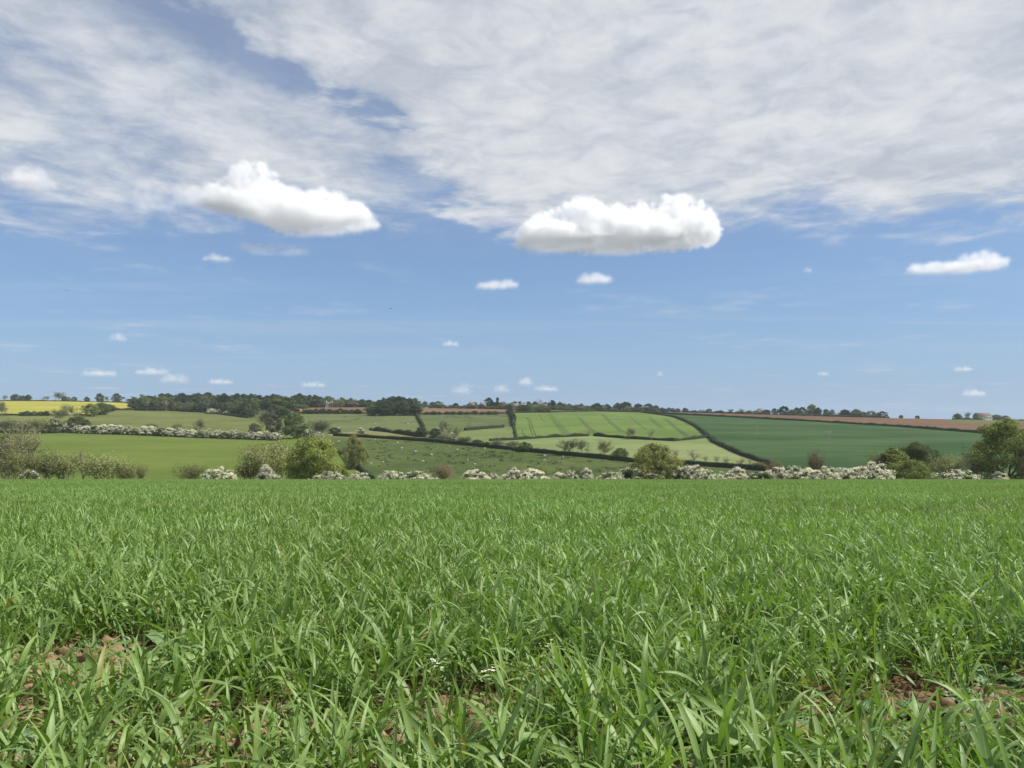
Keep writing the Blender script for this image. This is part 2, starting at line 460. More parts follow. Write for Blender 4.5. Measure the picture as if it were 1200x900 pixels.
_rot = np.random.RandomState(5)
def plant(kind, name, cat, label, px, top, w, base=None, Y=None, group=None, bare=False):
    """a copy of a prototype standing where the photo has it: Y metres off, or rooted at the pixel row base"""
    pr = PROTO[kind]
    p = at_depth(px, Y) if base is None else hit(px, base)
    ztop = CAMH + (HZ - top) / F * p.y
    h = max(0.6, ztop - p.z); wid = w * p.y / F
    o = empty(name, (p.x, p.y, p.z - 0.1)); o.rotation_euler = (0, 0, _rot.uniform(0, 6.28))
    s = wid / pr['W']
    o.scale = (s, s, (h + .1) / pr['H'])
    tag(o, label, cat, group)
    for pn, me in pr['parts']:
        c = link(pn, me, o)
    return o

def hedge(label, pts, h=2.0, w=1.8, rough=0.25, group=None, dens=13, name='hedge', mat='hedge', seed=1, leaf=.3):
    """a hedge along a line of photo pixels: twiggy core with a leafy skin, following the ground"""
    rs = np.random.RandomState(seed)
    wp = [hit(*p) for p in dense(pts, 5.0)]
    P = np.array([(v.x, v.y) for v in wp])
    seg = np.linalg.norm(np.diff(P, axis=0), axis=1); s = np.r_[0, np.cumsum(seg)]
    n = max(4, int(s[-1] / 1.4)); u = np.linspace(0, s[-1], n)
    X = np.interp(u, s, P[:, 0]); Y = np.interp(u, s, P[:, 1]); G = Z(X, Y)
    T = unit(np.c_[np.gradient(X), np.gradient(Y)]); Nn = np.c_[-T[:, 1], T[:, 0]]
    hh = h * (1 + rough * np.convolve(rs.normal(0, 1.3, n + 8), np.ones(5) / 5, 'same')[4:n + 4]); hh = np.clip(hh, h * .45, h * 1.9)
    ww = w * (1 + .6 * rough * np.convolve(rs.normal(0, 1.3, n + 8), np.ones(5) / 5, 'same')[4:n + 4])
    prof = [(-.5, -.15), (-.5, .55), (-.36, .88), (0, .95), (.36, .88), (.5, .55), (.5, -.15)]
    mb = MB(); V = []
    for a, b in prof:
        V.append(np.c_[X + Nn[:, 0] * a * ww * .82, Y + Nn[:, 1] * a * ww * .82, G + b * hh * .92])
    V = np.stack(V, 1); m = len(prof)
    i = np.arange(n - 1)[:, None] * m; j = np.arange(m - 1)[None]
    Q = np.stack([i + j, i + j + 1, i + m + j + 1, i + m + j], -1).reshape(-1, 4)
    mb.add(V.reshape(-1, 3), Q, r=0)
    mb.add(V[0], [(0, 1, 2, 3), (3, 4, 5, 6), (0, 3, 6, 6)][:2], r=0); mb.add(V[-1], [(3, 2, 1, 0), (6, 5, 4, 3)], r=0)
    nc = len(mb.Q[0]) + 4
    k = int(s[-1] * dens)
    f = rs.uniform(0, n - 1.001, k); i0 = f.astype(int); t = (f - i0)[:, None]
    def ip(A): return A[i0] * (1 - t[:, 0]) + A[i0 + 1] * t[:, 0] if A.ndim == 1 else A[i0] * (1 - t) + A[i0 + 1] * t
    ang = rs.uniform(-.15, math.pi + .15, k)
    cx = np.sign(np.cos(ang)) * np.abs(np.cos(ang)) ** .6 * .52; cz = np.clip(np.sin(ang), 0, 1) ** .55
    N2 = ip(Nn); W2 = ip(ww); H2 = ip(hh)
    Pl = np.c_[ip(X) + N2[:, 0] * cx * W2, ip(Y) + N2[:, 1] * cx * W2, ip(G) + .1 + cz * H2 * rs.uniform(.9, 1.08, k)]
    Nl = np.c_[N2 * np.cos(ang)[:, None], np.sin(ang) + .2]
    leaf_faces(mb, Pl, Nl, leaf, rs, .7)
    nq = sum(len(q) for q in mb.Q)
    me = build_mesh(name, np.concatenate(mb.V), np.concatenate(mb.Q), None, [M[mat], M['hedge_core']], np.concatenate(mb.r), midx=np.r_[np.ones(nc, int), np.zeros(nq - nc, int)])
    return tag(link(name, me), label, 'hedge', group)

# ------------------------------------------------------------------ planting
def edge_row():
    """trees, shrubs and blossoming thorns in the hollow just beyond the brow of the crop (their feet are hidden)"""
    G1 = 'shrubs along the bottom edge of the crop'; G2 = 'hawthorns along the bottom edge of the crop'
    S = [  # kind, name, px, top, w, Y, label
     ('bigash0', 'budding_tree', 27, 486, 66, 152, 'tall twiggy tree just breaking leaf with pale forked limbs at the far left'),
     ('shrubgrey1', 'shrub', 3, 500, 36, 158, 'grey green shrub crowding the far left border of the photo beside the tall twiggy tree'),
     ('shrub0', 'shrub', 12, 524, 40, 148, 'low olive shrub under the tall twiggy tree at the far left'),
     ('shrub1', 'shrub', 50, 527, 44, 150, 'olive shrub just to the right of the tall twiggy tree'),
     ('shrub2', 'shrub', 76, 530, 40, 149, 'low wispy shrub in front of the lower left pasture, second right of the twiggy tree'),
     ('bare1', 'budding_tree', 97, 524, 22, 152, 'thin upright sapling rising above the low shrubs at left'),
     ('shrub0', 'shrub', 120, 530, 48, 150, 'broad olive shrub right of the thin sapling'),
     ('shrub2', 'shrub', 150, 541, 28, 152, 'low brownish shrub near the right end of the left shrub row'),
     ('shrub1', 'shrub', 165, 543, 18, 150, 'small rounded shrub ending the left shrub row, open grass to its right'),
     ('shrub1', 'shrub', 222, 543, 36, 153, 'single low olive shrub standing alone in front of the lower left pasture'),
     ('shrubbrown0', 'shrub', 291, 537, 30, 153, 'brownish twigs low at the left flank of the big twiggy bush beside the lime willow'),
     ('shrub2', 'shrub', 309, 518, 56, 150, 'big twiggy olive bush leaning against the bright lime willow'),
     ('shrub0', 'shrub', 331, 513, 42, 156, 'upper twiggy olive bush directly behind the left flank of the lime willow'),
     ('willow0', 'willow_bush', 368, 512, 66, 147, 'bright yellow green willow dome, the most vivid bush in the valley'),
     ('limebush0', 'shrub', 398, 545, 26, 152, 'low lime shrub at the right foot of the bright willow'),
     ('shrubbrown1', 'shrub', 519, 542, 30, 152, 'rusty brown half dead shrub between two white blossom mounds'),
     ('shrubgreen1', 'shrub', 634, 543, 24, 156, 'green shrub rising behind the wide white hawthorn at centre'),
     ('shrubgrey0', 'shrub', 679, 548, 20, 149, 'small dark grey green shrub between blossom patches right of centre'),
     ('olivebush0', 'willow_bush', 766, 520, 58, 147, 'large rounded olive green willow bush right of centre, standing over the hawthorns'),
     ('shrubgrey2', 'shrub', 876, 551, 14, 148, 'narrow dark green gap filler shrub within the right hawthorn row'),
     ('shrubbrown2', 'budding_tree', 957, 526, 20, 185, 'bare brown sapling standing above the right hawthorn row against the dark green field'),
     ('shrubbrown0', 'budding_tree', 906, 538, 18, 190, 'faint bare sapling where the dark hedge meets the right hawthorn row'),
     ('shrub1', 'shrub', 1026, 530, 22, 158, 'brownish shrub tucked between the last big hawthorn and the leafy green tree'),
     ('bigoakgreen', 'leafy_tree', 1074, 519, 56, 166, 'dark green leafy tree at the back of the right hand clump'),
     ('limeoak1', 'leafy_tree', 1047, 525, 38, 158, 'mid green leafy tree at the left of the right hand clump'),
     ('limebush1', 'willow_bush', 1066, 539, 54, 147, 'low yellow green willow bush in front of the right hand clump'),
     ('shrub0', 'shrub', 1110, 531, 36, 158, 'dull olive twiggy bush between the right hand clump and the tall right tree'),
     ('shrubgrey1', 'shrub', 1142, 524, 34, 160, 'grey brown twiggy bush beside the tall right tree'),
     ('bigoak', 'leafy_tree', 1182, 492, 76, 150, 'tall yellow green tree cut by the right border of the photo'),
     ('shrub2', 'shrub', 1204, 530, 30, 146, 'olive shrub under the tall tree at the right border'),
    ]
    for k, nm, px, top, w, Y, lb in S:
        plant(k, nm, {'shrub': 'shrub', 'budding_tree': 'tree', 'leafy_tree': 'tree', 'willow_bush': 'bush'}[nm], lb, px, top, w, Y=Y, group=G1 if nm == 'shrub' else None)
    T = [
     ('thorndark0', 36, 551, 18, 'small thinly blossoming thorn under the tall twiggy tree'),
     ('thorn1', 258, 548, 32, 'rounded white hawthorn alone between the lone shrub and the big twiggy bush'),
     ('thorn2', 312, 545, 16, 'upright white blossom spray in front of the big twiggy bush'),
     ('thorn0', 322, 556, 14, 'low white blossom patch at the foot of the big twiggy bush'),
     ('thorn3', 385, 553, 32, 'white hawthorn at the foot of the bright lime willow'),
     ('thorn1', 421, 553, 20, 'small white hawthorn beside the foot of the diagonal dark hedge'),
     ('thorn0', 458, 552, 24, 'cream hawthorn mound just right of the diagonal dark hedge'),
     ('thorn3', 490, 553, 32, 'wide cream hawthorn mound left of the rusty brown shrub'),
     ('thorn0', 556, 551, 26, 'low cream hawthorn right of the rusty brown shrub'),
     ('thorn3', 575, 555, 20, 'lowest cream hawthorn trailing right of its taller neighbour near centre'),
     ('thorn1', 604, 549, 28, 'left half of the wide white hawthorn pair at the centre of the valley'),
     ('thorn0', 626, 550, 30, 'right half of the wide white hawthorn pair, below the green shrub'),
     ('thorn2', 655, 554, 16, 'small white hawthorn right of the wide white pair'),
     ('thorn3', 667, 552, 20, 'bright white hawthorn beside the dark grey green shrub'),
     ('thorn2', 687, 549, 14, 'hawthorn with a cap of white blossom above the dark grey green shrub'),
     ('thorn3', 717, 554, 28, 'low white hawthorn left of the large olive willow bush'),
     ('thorndark0', 738, 548, 26, 'dark hawthorn with little blossom at the left foot of the olive willow bush'),
     ('thorndark1', 757, 555, 30, 'dark mostly leafy thorn in front of the large olive willow bush'),
     ('thorndark1', 798, 548, 18, 'dark speckled hawthorn at the right foot of the olive willow bush'),
     ('thorn0', 812, 546, 28, 'big white hawthorn first in the right row, next to the olive willow bush'),
     ('thorn3', 829, 551, 22, 'lower white hawthorn second in the right row'),
     ('thorn1', 848, 553, 24, 'cream hawthorn third in the right row, low and broad'),
     ('thorn2', 863, 548, 22, 'upright white hawthorn just left of the narrow dark shrub'),
     ('thorndark0', 890, 553, 24, 'greenish hawthorn with thin blossom just right of the narrow dark shrub'),
     ('thorn0', 911, 548, 28, 'white hawthorn below the faint bare sapling'),
     ('thorn3', 930, 547, 28, 'tall white hawthorn left of the bare brown sapling'),
     ('thorn2', 947, 549, 22, 'white hawthorn directly left under the bare brown sapling'),
     ('thorn1', 966, 547, 30, 'white hawthorn directly right under the bare brown sapling'),
     ('thorn0', 989, 549, 24, 'white hawthorn left of the biggest hawthorn at the right'),
     ('thorn2', 1004, 549, 18, 'narrow white hawthorn squeezed against the biggest hawthorn'),
     ('thorn1', 1021, 542, 40, 'biggest white hawthorn, at the right end of the blossom row'),
     ('thorn3', 1123, 551, 40, 'pale hawthorn under the dull olive bush near the right border'),
     ('thorn2', 1170, 553, 18, 'small white hawthorn below the tall right border tree'),
    ]
    rs = np.random.RandomState(9)
    for i, (k, px, top, w, lb) in enumerate(T):
        plant(k, 'hawthorn_bush', 'hawthorn', lb, px, top, w * 1.25, Y=139 + rs.uniform(-5, 6), group=G2)

def slope_plants():
    L = [ # kind, name, px, top, w, base, label
     # tall growth at the left under the rapeseed
     ('ashgrey0', 'budding_tree', 2, 470, 16, 488, 'grey green tree at the left border beside the yellow rapeseed'),
     ('ashgrey1', 'budding_tree', 66, 479, 20, 495, 'grey twiggy tree at the lower edge of the yellow field, left of the greener ones'),
     ('ash1', 'budding_tree', 82, 473, 26, 496, 'olive tree in front of the yellow field, tallest of its thicket'),
     ('greenbush0', 'shrub', 90, 488, 26, 503, 'green bush low in the thicket above the white hawthorn hedge'),
     ('limeoak2', 'leafy_tree', 106, 473, 18, 488, 'light green tree right of the tallest tree in the thicket by the yellow field'),
     ('oak3', 'leafy_tree', 118, 472, 20, 486, 'rounded green tree in front of the right end of the yellow field'),
     ('grey1', 'leafy_tree', 128, 474, 12, 482, 'small tree ending the thicket at the right end of the yellow field'),
     ('shrubgrey0', 'shrub', 8, 491, 26, 507, 'grey bush in the left hedge at the photo border below the pale strip'),
     ('shrubgrey2', 'shrub', 28, 493, 24, 508, 'grey bush second in the left hedge below the pale strip'),
     ('shrub1', 'shrub', 45, 489, 26, 508, 'taller olive grey bush in the left hedge, behind the twiggy tree top'),
     ('thorndark1', 'hawthorn_bush', 63, 490, 22, 507, 'dark grey hawthorn at the left end of the long white hedge'),
     ('shrub0', 'shrub', 178, 495, 14, 506, 'small green bush poking above the long white hawthorn hedge, left one'),
     ('shrubgreen2', 'shrub', 208, 495, 14, 507, 'small green bush poking above the middle of the long white hawthorn hedge'),
     ('ashgrey2', 'budding_tree', 234, 490, 13, 509, 'twiggy sapling standing above the long white hawthorn hedge'),
     ('ashgrey0', 'budding_tree', 312, 479, 24, 508, 'grey green double crowned tree left of the dark round tree'),
     ('grey2', 'leafy_tree', 322, 486, 18, 511, 'pale grey tree touching the dark round tree on its left'),
     ('grey0', 'leafy_tree', 298, 496, 14, 510, 'low grey bush tree at the right end of the white hawthorn hedge'),
     ('oak0', 'leafy_tree', 344, 484, 27, 514, 'dark round leafy tree standing alone above the lime willow'),
     ('shrubgrey1', 'shrub', 373, 491, 28, 512, 'grey green bush right of the dark round tree'),
     ('thorndark0', 'hawthorn_bush', 362, 504, 16, 515, 'dark hawthorn flecked with white at the foot of the dark round tree'),
     ('thorn1', 'hawthorn_bush', 374, 506, 10, 515, 'little white hawthorn right of the dark round tree foot'),
     ('dark2', 'shrub', 392, 501, 14, 508, 'small dark bush in the rough pasture right of the grey green bush'),
     ('thorn2', 'hawthorn_bush', 397, 501, 6, 507, 'tiny white thorn beside a small dark bush in the rough pasture'),
     ('thorn0', 'hawthorn_bush', 423, 501, 9, 508, 'lone white hawthorn in the rough pasture'),
     ('olivebush1', 'leafy_tree', 415, 510, 29, 549, 'olive green round tree by the diagonal dark hedge'),
     ('dark1', 'shrub', 494, 500, 13, 512, 'dark bush at the meeting of the steep short hedge and the two field hedges'),
     ('ashgrey1', 'budding_tree', 521, 492, 17, 514, 'taller of the grey trees in the thicket on the bank pasture'),
     ('ash2', 'budding_tree', 536, 498, 15, 516, 'olive grey tree at the right of the bank thicket'),
     ('dark2', 'shrub', 510, 502, 14, 513, 'dark low bush at the left of the bank thicket'),
     ('thorn1', 'hawthorn_bush', 513, 501, 8, 509, 'small white hawthorn in the bank thicket, upper left'),
     ('thorn2', 'hawthorn_bush', 530, 507, 9, 516, 'white hawthorn low in the bank thicket'),
     ('shrubgrey0', 'shrub', 522, 508, 18, 518, 'grey bush low in the bank thicket'),
     ('shrubgrey2', 'shrub', 545, 511, 20, 521, 'grey twiggy bush trailing down right of the bank thicket'),
     ('dark3', 'shrub', 559, 515, 13, 522, 'dark bush on the upper side of the long hedge, below the bank thicket'),
     ('dark1', 'shrub', 571, 518, 12, 524, 'dark low bush next along the long hedge, right of the other dark bush'),
     ('bare0', 'budding_tree', 549, 493, 6, 503, 'thin sapling at the trimmed hedge of the bank pasture'),
     ('shrubgrey1', 'shrub', 584, 515, 20, 525, 'pale grey bush on the long hedge below the pale paddock'),
     ('shrubgrey0', 'shrub', 600, 516, 18, 526, 'second pale grey bush on the long hedge, left of a green bush'),
     ('greenbush1', 'shrub', 615, 518, 20, 529, 'green rounded bush on the long hedge at the left of the pale meadow'),
     ('ashgrey0', 'budding_tree', 667, 514, 22, 534, 'left of a pair of half leaved trees in the pale meadow'),
     ('ashgrey2', 'budding_tree', 682, 514, 20, 534, 'right of a pair of half leaved trees in the pale meadow'),
     ('ash0', 'budding_tree', 708, 515, 20, 537, 'single half leaved tree in the pale meadow between the pair and a dark bush'),
     ('greenbush0', 'shrub', 727, 525, 20, 539, 'dark green bush on the long hedge in the pale meadow'),
     ('bare0', 'budding_tree', 792, 525, 12, 543, 'bare slim tree right of the large olive willow bush'),
     ('bare1', 'budding_tree', 813, 525, 18, 544, 'bare spreading tree in the right part of the pale meadow'),
     ('bare2', 'budding_tree', 827, 532, 7, 545, 'bare sapling right of the bare spreading tree'),
     ('bare0', 'budding_tree', 839, 532, 9, 547, 'bare small tree left in a loose row by the long hedge end'),
     ('bare2', 'budding_tree', 851, 534, 9, 548, 'bare small tree middle in a loose row by the long hedge end'),
     ('bare1', 'budding_tree', 868, 535, 12, 549, 'bare bushy tree in the point of the pale meadow'),
     ('bare0', 'budding_tree', 879, 536, 6, 549, 'bare upright sapling in the point of the pale meadow'),
     ('shrubbrown2', 'shrub', 888, 540, 14, 551, 'brown scrub at the tip of the pale meadow'),
     ('bare2', 'budding_tree', 690, 503, 7, 512, 'faint sapling at the gap in the hedge under the tramlined field'),
     ('ashgrey1', 'budding_tree', 738, 501, 14, 515, 'pale small tree on the hedge under the tramlined field'),
     ('bare1', 'budding_tree', 763, 501, 8, 517, 'slim bare tree on the hedge under the tramlined field'),
     ('grey1', 'shrub', 836, 511, 8, 517, 'pale bush at the bend of the curving hedge'),
     ('dark0', 'shrub', 598, 474, 9, 488, 'tall dark bush at the top of the steep hedge left of the tramlined field'),
     ('dark3', 'shrub', 601, 483, 7, 497, 'dark bush half way down the steep hedge left of the tramlined field'),
     ('shrubgrey1', 'shrub', 602, 492, 6, 503, 'grey bush near the foot of the steep hedge left of the tramlined field'),
     ('oak2', 'leafy_tree', 333, 465, 38, 489, 'large green tree bulging forward from the right end of the ridge wood'),
     ('dark1', 'leafy_tree', 322, 474, 14, 490, 'blue green bush tree at the foot of the large bulging tree'),
     ('thorn0', 'hawthorn_bush', 248, 479, 11, 485, 'left of three white thorns at the foot of the ridge wood'),
     ('thorn1', 'hawthorn_bush', 257, 480, 11, 485, 'middle of three white thorns at the foot of the ridge wood'),
     ('thorn3', 'hawthorn_bush', 266, 481, 9, 486, 'right of three white thorns at the foot of the ridge wood'),
     ('dark2', 'shrub', 277, 477, 14, 487, 'dark bush right of the three white thorns'),
     ('dark3', 'shrub', 291, 479, 16, 489, 'dark bush at the lower right edge of the ridge wood'),
     ('thorn2', 'hawthorn_bush', 177, 477, 6, 481, 'white bush left of the brick house'),
     ('thorn0', 'hawthorn_bush', 185, 477, 6, 481, 'white bush nearest the brick house'),
    ]
    cats = {'shrub': 'shrub', 'budding_tree': 'tree', 'leafy_tree': 'tree', 'hawthorn_bush': 'hawthorn', 'willow_bush': 'bush'}
    for k, nm, px, top, w, base, lb in L:
        plant(k, nm, cats[nm], lb, px, top, w, base=base)
    # long white hawthorn hedge: every bush a thing
    rs = np.random.RandomState(21)
    line = [(68, 506.5), (110, 508), (170, 510), (240, 513), (326, 516)]
    for i in range(27):
        px = 73 + i * 9.6 + rs.uniform(-1.5, 1.5)
        if 296 < px < 303: continue
        base = float(np.interp(px, [p[0] for p in line], [p[1] for p in line]))
        dark = i in (1, 4, 9, 12, 17, 20, 22)
        plant(('thorndark%d' % (i % 2)) if dark else 'thorn%d' % rs.randint(4), 'hawthorn_bush', 'hawthorn',
              ('dark thinly flowered hawthorn in the long hedge across the left pastures' if dark else 'white flowered hawthorn in the long hedge across the left pastures'),
              px, base - rs.uniform(8, 11.5), rs.uniform(12, 16), base=base, group='dark hawthorns of the long left hedge' if dark else 'white hawthorns of the long left hedge')
    # small dark bushes against the left brown strip, seen one by one
    for i, px in enumerate([357, 363, 371, 378, 386, 393, 399, 406, 413, 419]):
        plant('dark%d' % (i % 4), 'shrub', 'shrub', 'small dark bush in the row below the left brown plough strip', px, 479.3 + rs.uniform(-.8, 1.2), rs.uniform(7, 10), base=485, group='dark bushes below the left brown strip')
    for i, px in enumerate([500, 508, 515, 524, 531, 540, 547, 556, 565, 573, 580]):
        plant('dark%d' % (i % 4), 'shrub', 'shrub', 'small dark bush in the row below the right brown plough strip', px, 481.8 + rs.uniform(-.6, .8), rs.uniform(6, 9), base=486, group='dark bushes below the right brown strip')
    for i, px in enumerate([30, 36, 44, 52, 58]):
        plant('dark%d' % (i % 4), 'shrub', 'shrub', 'small dark bush on the hedge line under the yellow field', px - 4, 482 + rs.uniform(-.6, .8), rs.uniform(7, 10), base=487.5, group='dark bushes under the yellow field')

def skyline():
    rs = np.random.RandomState(33)
    L = [
     ('ash0', 6, 463, 6, 'tiny bare tree on the skyline, first from the left above the yellow field'),
     ('grey0', 19, 462, 12, 'wide low tree on the skyline above the left of the yellow field'),
     ('grey2', 27, 463.5, 6, 'small tree on the skyline directly right of the wide low one'),
     ('dark1', 33, 462.5, 7, 'small dark tree on the skyline, second right of the wide low one'),
     ('ashgrey1', 54, 464, 9, 'pale wispy bush on the skyline above the yellow field'),
     ('ashgrey0', 69, 459, 14, 'largest open crowned tree on the skyline above the yellow field'),
     ('grey1', 75, 464, 6, 'small bush touching the largest open crowned skyline tree'),
     ('grey3', 80, 465, 5, 'small skyline bush right of the largest open crowned tree'),
     ('dark2', 87, 465, 6, 'dark small skyline bush, midway along the yellow field'),
     ('dark0', 102, 465, 6, 'lone dark bush on the skyline between two gaps above the yellow field'),
     ('oak0', 117, 461, 9, 'upright green tree on the skyline near the right end of the yellow field'),
     ('ashgrey2', 125, 464, 7, 'pale thin tree between two rounder skyline trees above the yellow field'),
     ('grey2', 137, 461, 12, 'rounded grey green tree, last on the skyline before the wood'),
     ('pine2', 573, 466, 11, 'dark broad pine above the village'),
     ('column0', 583, 465.5, 6, 'dark pointed conifer standing next to the broad pine in the village'),
     ('bare1', 633, 466, 9, 'tall pale leafless tree on the village skyline'),
     ('pine0', 647, 469, 10, 'dark round tree right of the tall pale leafless tree'),
     ('pine3', 656, 471, 7, 'smaller dark tree right of the dark round one at the village end'),
     ('dark1', 700, 472.5, 15, 'first broad dark tree behind the tramlined field, from the left'),
     ('dark0', 711, 473.5, 9, 'narrow dark tree right of the first broad one behind the tramlined field'),
     ('grey1', 724, 472, 9, 'greyer tree between dark ones behind the tramlined field'),
     ('dark3', 733, 471, 15, 'largest dark tree behind the tramlined field'),
     ('pine1', 748, 473, 11, 'round dark tree right of the largest one behind the tramlined field'),
     ('dark2', 760, 473, 13, 'broad dark tree at the right shoulder of the tramlined field'),
     ('grey0', 769, 475, 9, 'grey tree right of the broad dark tree at the field shoulder'),
     ('dark0', 776, 477.5, 7, 'small dark tree ending the row behind the tramlined field'),
     ('dark0', 783.5, 477.5, 6, 'small dark tree at the left start of the brown ploughed field'),
     ('dark2', 788.5, 478, 5, 'tiny dark tree, second along the brown ploughed field'),
     ('grey1', 794, 478.5, 6, 'tiny grey tree, third along the brown ploughed field'),
     ('pine0', 803, 478, 7, 'dark rounded tree on the brown field skyline, left part'),
     ('grey3', 812, 481, 7, 'low bush on the brown field skyline, right of a dark rounded tree'),
     ('ashgrey0', 822, 480, 8, 'wispy tree on the brown field skyline, left part'),
     ('dark3', 831, 479, 7, 'dark low tree on the brown field skyline, right of the wispy one'),
     ('dark1', 842, 482, 10, 'low dark hedge bush on the brown field skyline'),
     ('dark2', 852, 482.5, 8, 'lowest dark bush on the brown field skyline'),
     ('ashgrey1', 856, 479, 7, 'pale tree on the brown field skyline near its middle'),
     ('dark0', 864, 482, 9, 'dark bush left of a tall pale tree on the brown field skyline'),
     ('ash2', 869, 479, 8, 'tallest pale tree on the brown field skyline near the white house'),
     ('oak1', 878, 481, 9, 'green bush left of the white house on the skyline'),
     ('oak2', 886, 481, 8, 'green bush touching the white house on the skyline'),
     ('dark1', 898, 480, 9, 'dark low tree right of the white house on the skyline'),
     ('dark2', 908, 478.5, 9, 'pointed dark tree right of the low one on the right skyline'),
     ('pine3', 918.5, 476, 12, 'square dark tree, left of the large right skyline group'),
     ('grey0', 928, 480, 8, 'grey bush in the gap right of the square dark tree'),
     ('dark0', 933, 477.5, 8, 'dark tree left half of a close pair on the right skyline'),
     ('dark3', 940, 477, 9, 'dark tree right half of a close pair on the right skyline'),
     ('oak3', 951, 474, 12, 'tallest tree on the right skyline'),
     ('dark1', 959, 477.5, 8, 'dark tree leaning on the tallest right skyline tree'),
     ('oak0', 968, 479.5, 8, 'low green tree right of the tallest skyline group'),
     ('grey2', 975, 480, 8, 'low grey tree right of the tallest skyline group'),
     ('pine1', 990, 480, 12, 'dark rounded tree alone before the last skyline group'),
     ('oak1', 1003, 479.5, 11, 'green round tree in the last skyline group'),
     ('grey0', 1012, 482.5, 8, 'grey low tree in the last skyline group'),
     ('grey3', 1021, 481.5, 12, 'broad grey green tree in the last skyline group'),
     ('dark2', 1034, 482, 11, 'dark tree at the right end of the last skyline group'),
     ('dark0', 1056, 486.5, 5, 'left of two tiny lone trees on the bare right skyline'),
     ('dark3', 1075, 487, 5, 'right of two tiny lone trees on the bare right skyline'),
     ('dark1', 1122, 484.5, 9, 'dark round tree left of the brown roofed barn'),
     ('ashgrey2', 1134, 482.5, 9, 'pale twiggy tree left of the brown roofed barn'),
     ('oak2', 1143, 484, 5, 'small green tree against the left end of the barn'),
     ('grey1', 1167, 486, 13, 'pale grey tree right of the brown roofed barn'),
     ('grey2', 1178, 487, 10, 'low grey bush farthest right on the farm skyline'),
    ]
    for k, px, top, w, lb in L:
        Y = 935 + rs.uniform(-6, 10)
        nm = {'a': 'budding_tree', 'b': 'budding_tree', 'p': 'conifer_tree', 'c': 'conifer_tree'}.get(k[0], 'leafy_tree')
        if nm == 'conifer_tree' and 'tree' in lb and 'pine' not in lb and 'conifer' not in lb: nm = 'leafy_tree'
        plant(k, nm, 'tree', lb, px, top, w, Y=Y)
    def wood(px0, px1, n, tops, bases, kinds, w, label, group, Y=None):
        for i in range(n):
            px = px0 + (px1 - px0) * (i + rs.uniform(.2, .8)) / n
            t = float(np.interp(px, *tops)) + rs.uniform(-1.6, 2.0); k = kinds[rs.randint(len(kinds))]
            lb, g = label, group
            tone = {'p': 'dark', 'd': 'dark', 'c': 'dark', 'o': 'green', 'g': 'grey green', 'a': 'half leaved', 't': 'white flowering', 'l': 'light green'}[k[0]]
            nm = 'conifer_tree' if k[0] in 'c' else ('hawthorn_bush' if k[0] == 't' else ('budding_tree' if k[0] == 'a' else 'leafy_tree'))
            b = None if Y is not None else float(np.interp(px, *bases)) + rs.uniform(-.4, .4)
            plant(k, nm, 'tree', tone + ' ' + label, px, t, rs.uniform(*w), base=b, Y=None if Y is None else Y + rs.uniform(-8, 8), group=tone + ' trees ' + group)
    dk = ['pine0', 'pine1', 'pine2', 'dark0', 'dark1', 'cone0', 'dark3', 'cone1']
    mx = ['dark0', 'dark1', 'dark2', 'oak0', 'oak2', 'grey0', 'grey2', 'oak3', 'pine3']
    lt = ['oak0', 'oak1', 'grey1', 'grey3', 'oak3', 'limeoak0', 'ash1', 'dark1']
    # the wood on the left ridge
    wood(152, 348, 24, ([150, 170, 200, 240, 300, 350], [466, 462, 462, 461, 463, 463]), ([0, 1], [0, 0]), dk, (12, 18), 'tree in the back row of the wood on the left ridge', 'in the back of the left ridge wood', Y=905)
    wood(156, 350, 26, ([150, 170, 200, 240, 300, 350], [468, 465, 466, 463, 466, 466]), ([150, 200, 250, 350], [479, 479.5, 480, 481]), mx, (12, 19), 'tree in the middle row of the wood on the left ridge', 'in the middle of the left ridge wood')
    wood(200, 300, 14, ([200, 300], [470, 470]), ([200, 245, 300], [481, 483.5, 488]), mx, (11, 17), 'tree at the front edge of the wood on the left ridge', 'at the front of the left ridge wood')
    wood(162, 192, 4, ([160, 195], [471, 471]), ([160, 195], [481, 481]), lt, (9, 12), 'small tree in front of the wood left of the brick house', 'beside the brick house')
    wood(205, 245, 5, ([200, 245], [473, 474]), ([205, 245], [481.5, 483.5]), lt, (9, 12), 'small tree in front of the wood right of the brick house', 'right of the brick house')
    # behind the left brown strip
    wood(340, 440, 16, ([340, 360, 400, 440], [462, 463, 467, 470]), ([0, 1], [0, 0]), mx, (10, 16), 'tree in the ridge wood behind the left brown plough strip', 'behind the left brown strip', Y=938)
    wood(346, 436, 11, ([340, 360, 400, 440], [466, 467, 470, 472]), ([0, 1], [0, 0]), lt, (8, 12), 'smaller tree fronting the ridge wood behind the left brown strip', 'fronting the left brown strip', Y=924)
    # the dark clump at the middle of the ridge
    wood(436, 488, 9, ([432, 445, 455, 470, 486, 492], [470, 469, 465, 463.5, 466.5, 471]), ([432, 490], [484, 485]), dk + mx, (12, 17), 'tree at the back of the dense clump at the middle of the ridge', 'at the back of the middle clump')
    wood(434, 488, 8, ([432, 445, 470, 490], [474, 472, 468, 473]), ([432, 490], [487.2, 486.8]), ['dark0', 'dark1', 'dark2', 'pine1', 'oak2'], (12, 17), 'tree at the front of the dense clump at the middle of the ridge', 'at the front of the middle clump')
    # village trees
    wood(488, 700, 30, ([488, 500, 520, 540, 560, 600, 640, 690, 700], [470, 468.5, 473, 474, 472, 471, 472, 474, 475]), ([0, 1], [0, 0]), mx, (7, 12), 'tree on the village skyline at the middle of the ridge', 'on the village skyline', Y=946)
    wood(500, 700, 24, ([488, 560, 620, 700], [475, 475, 474.5, 477]), ([0, 1], [0, 0]), lt, (6, 10), 'small garden tree in front of the village skyline', 'in front of the village skyline', Y=925)
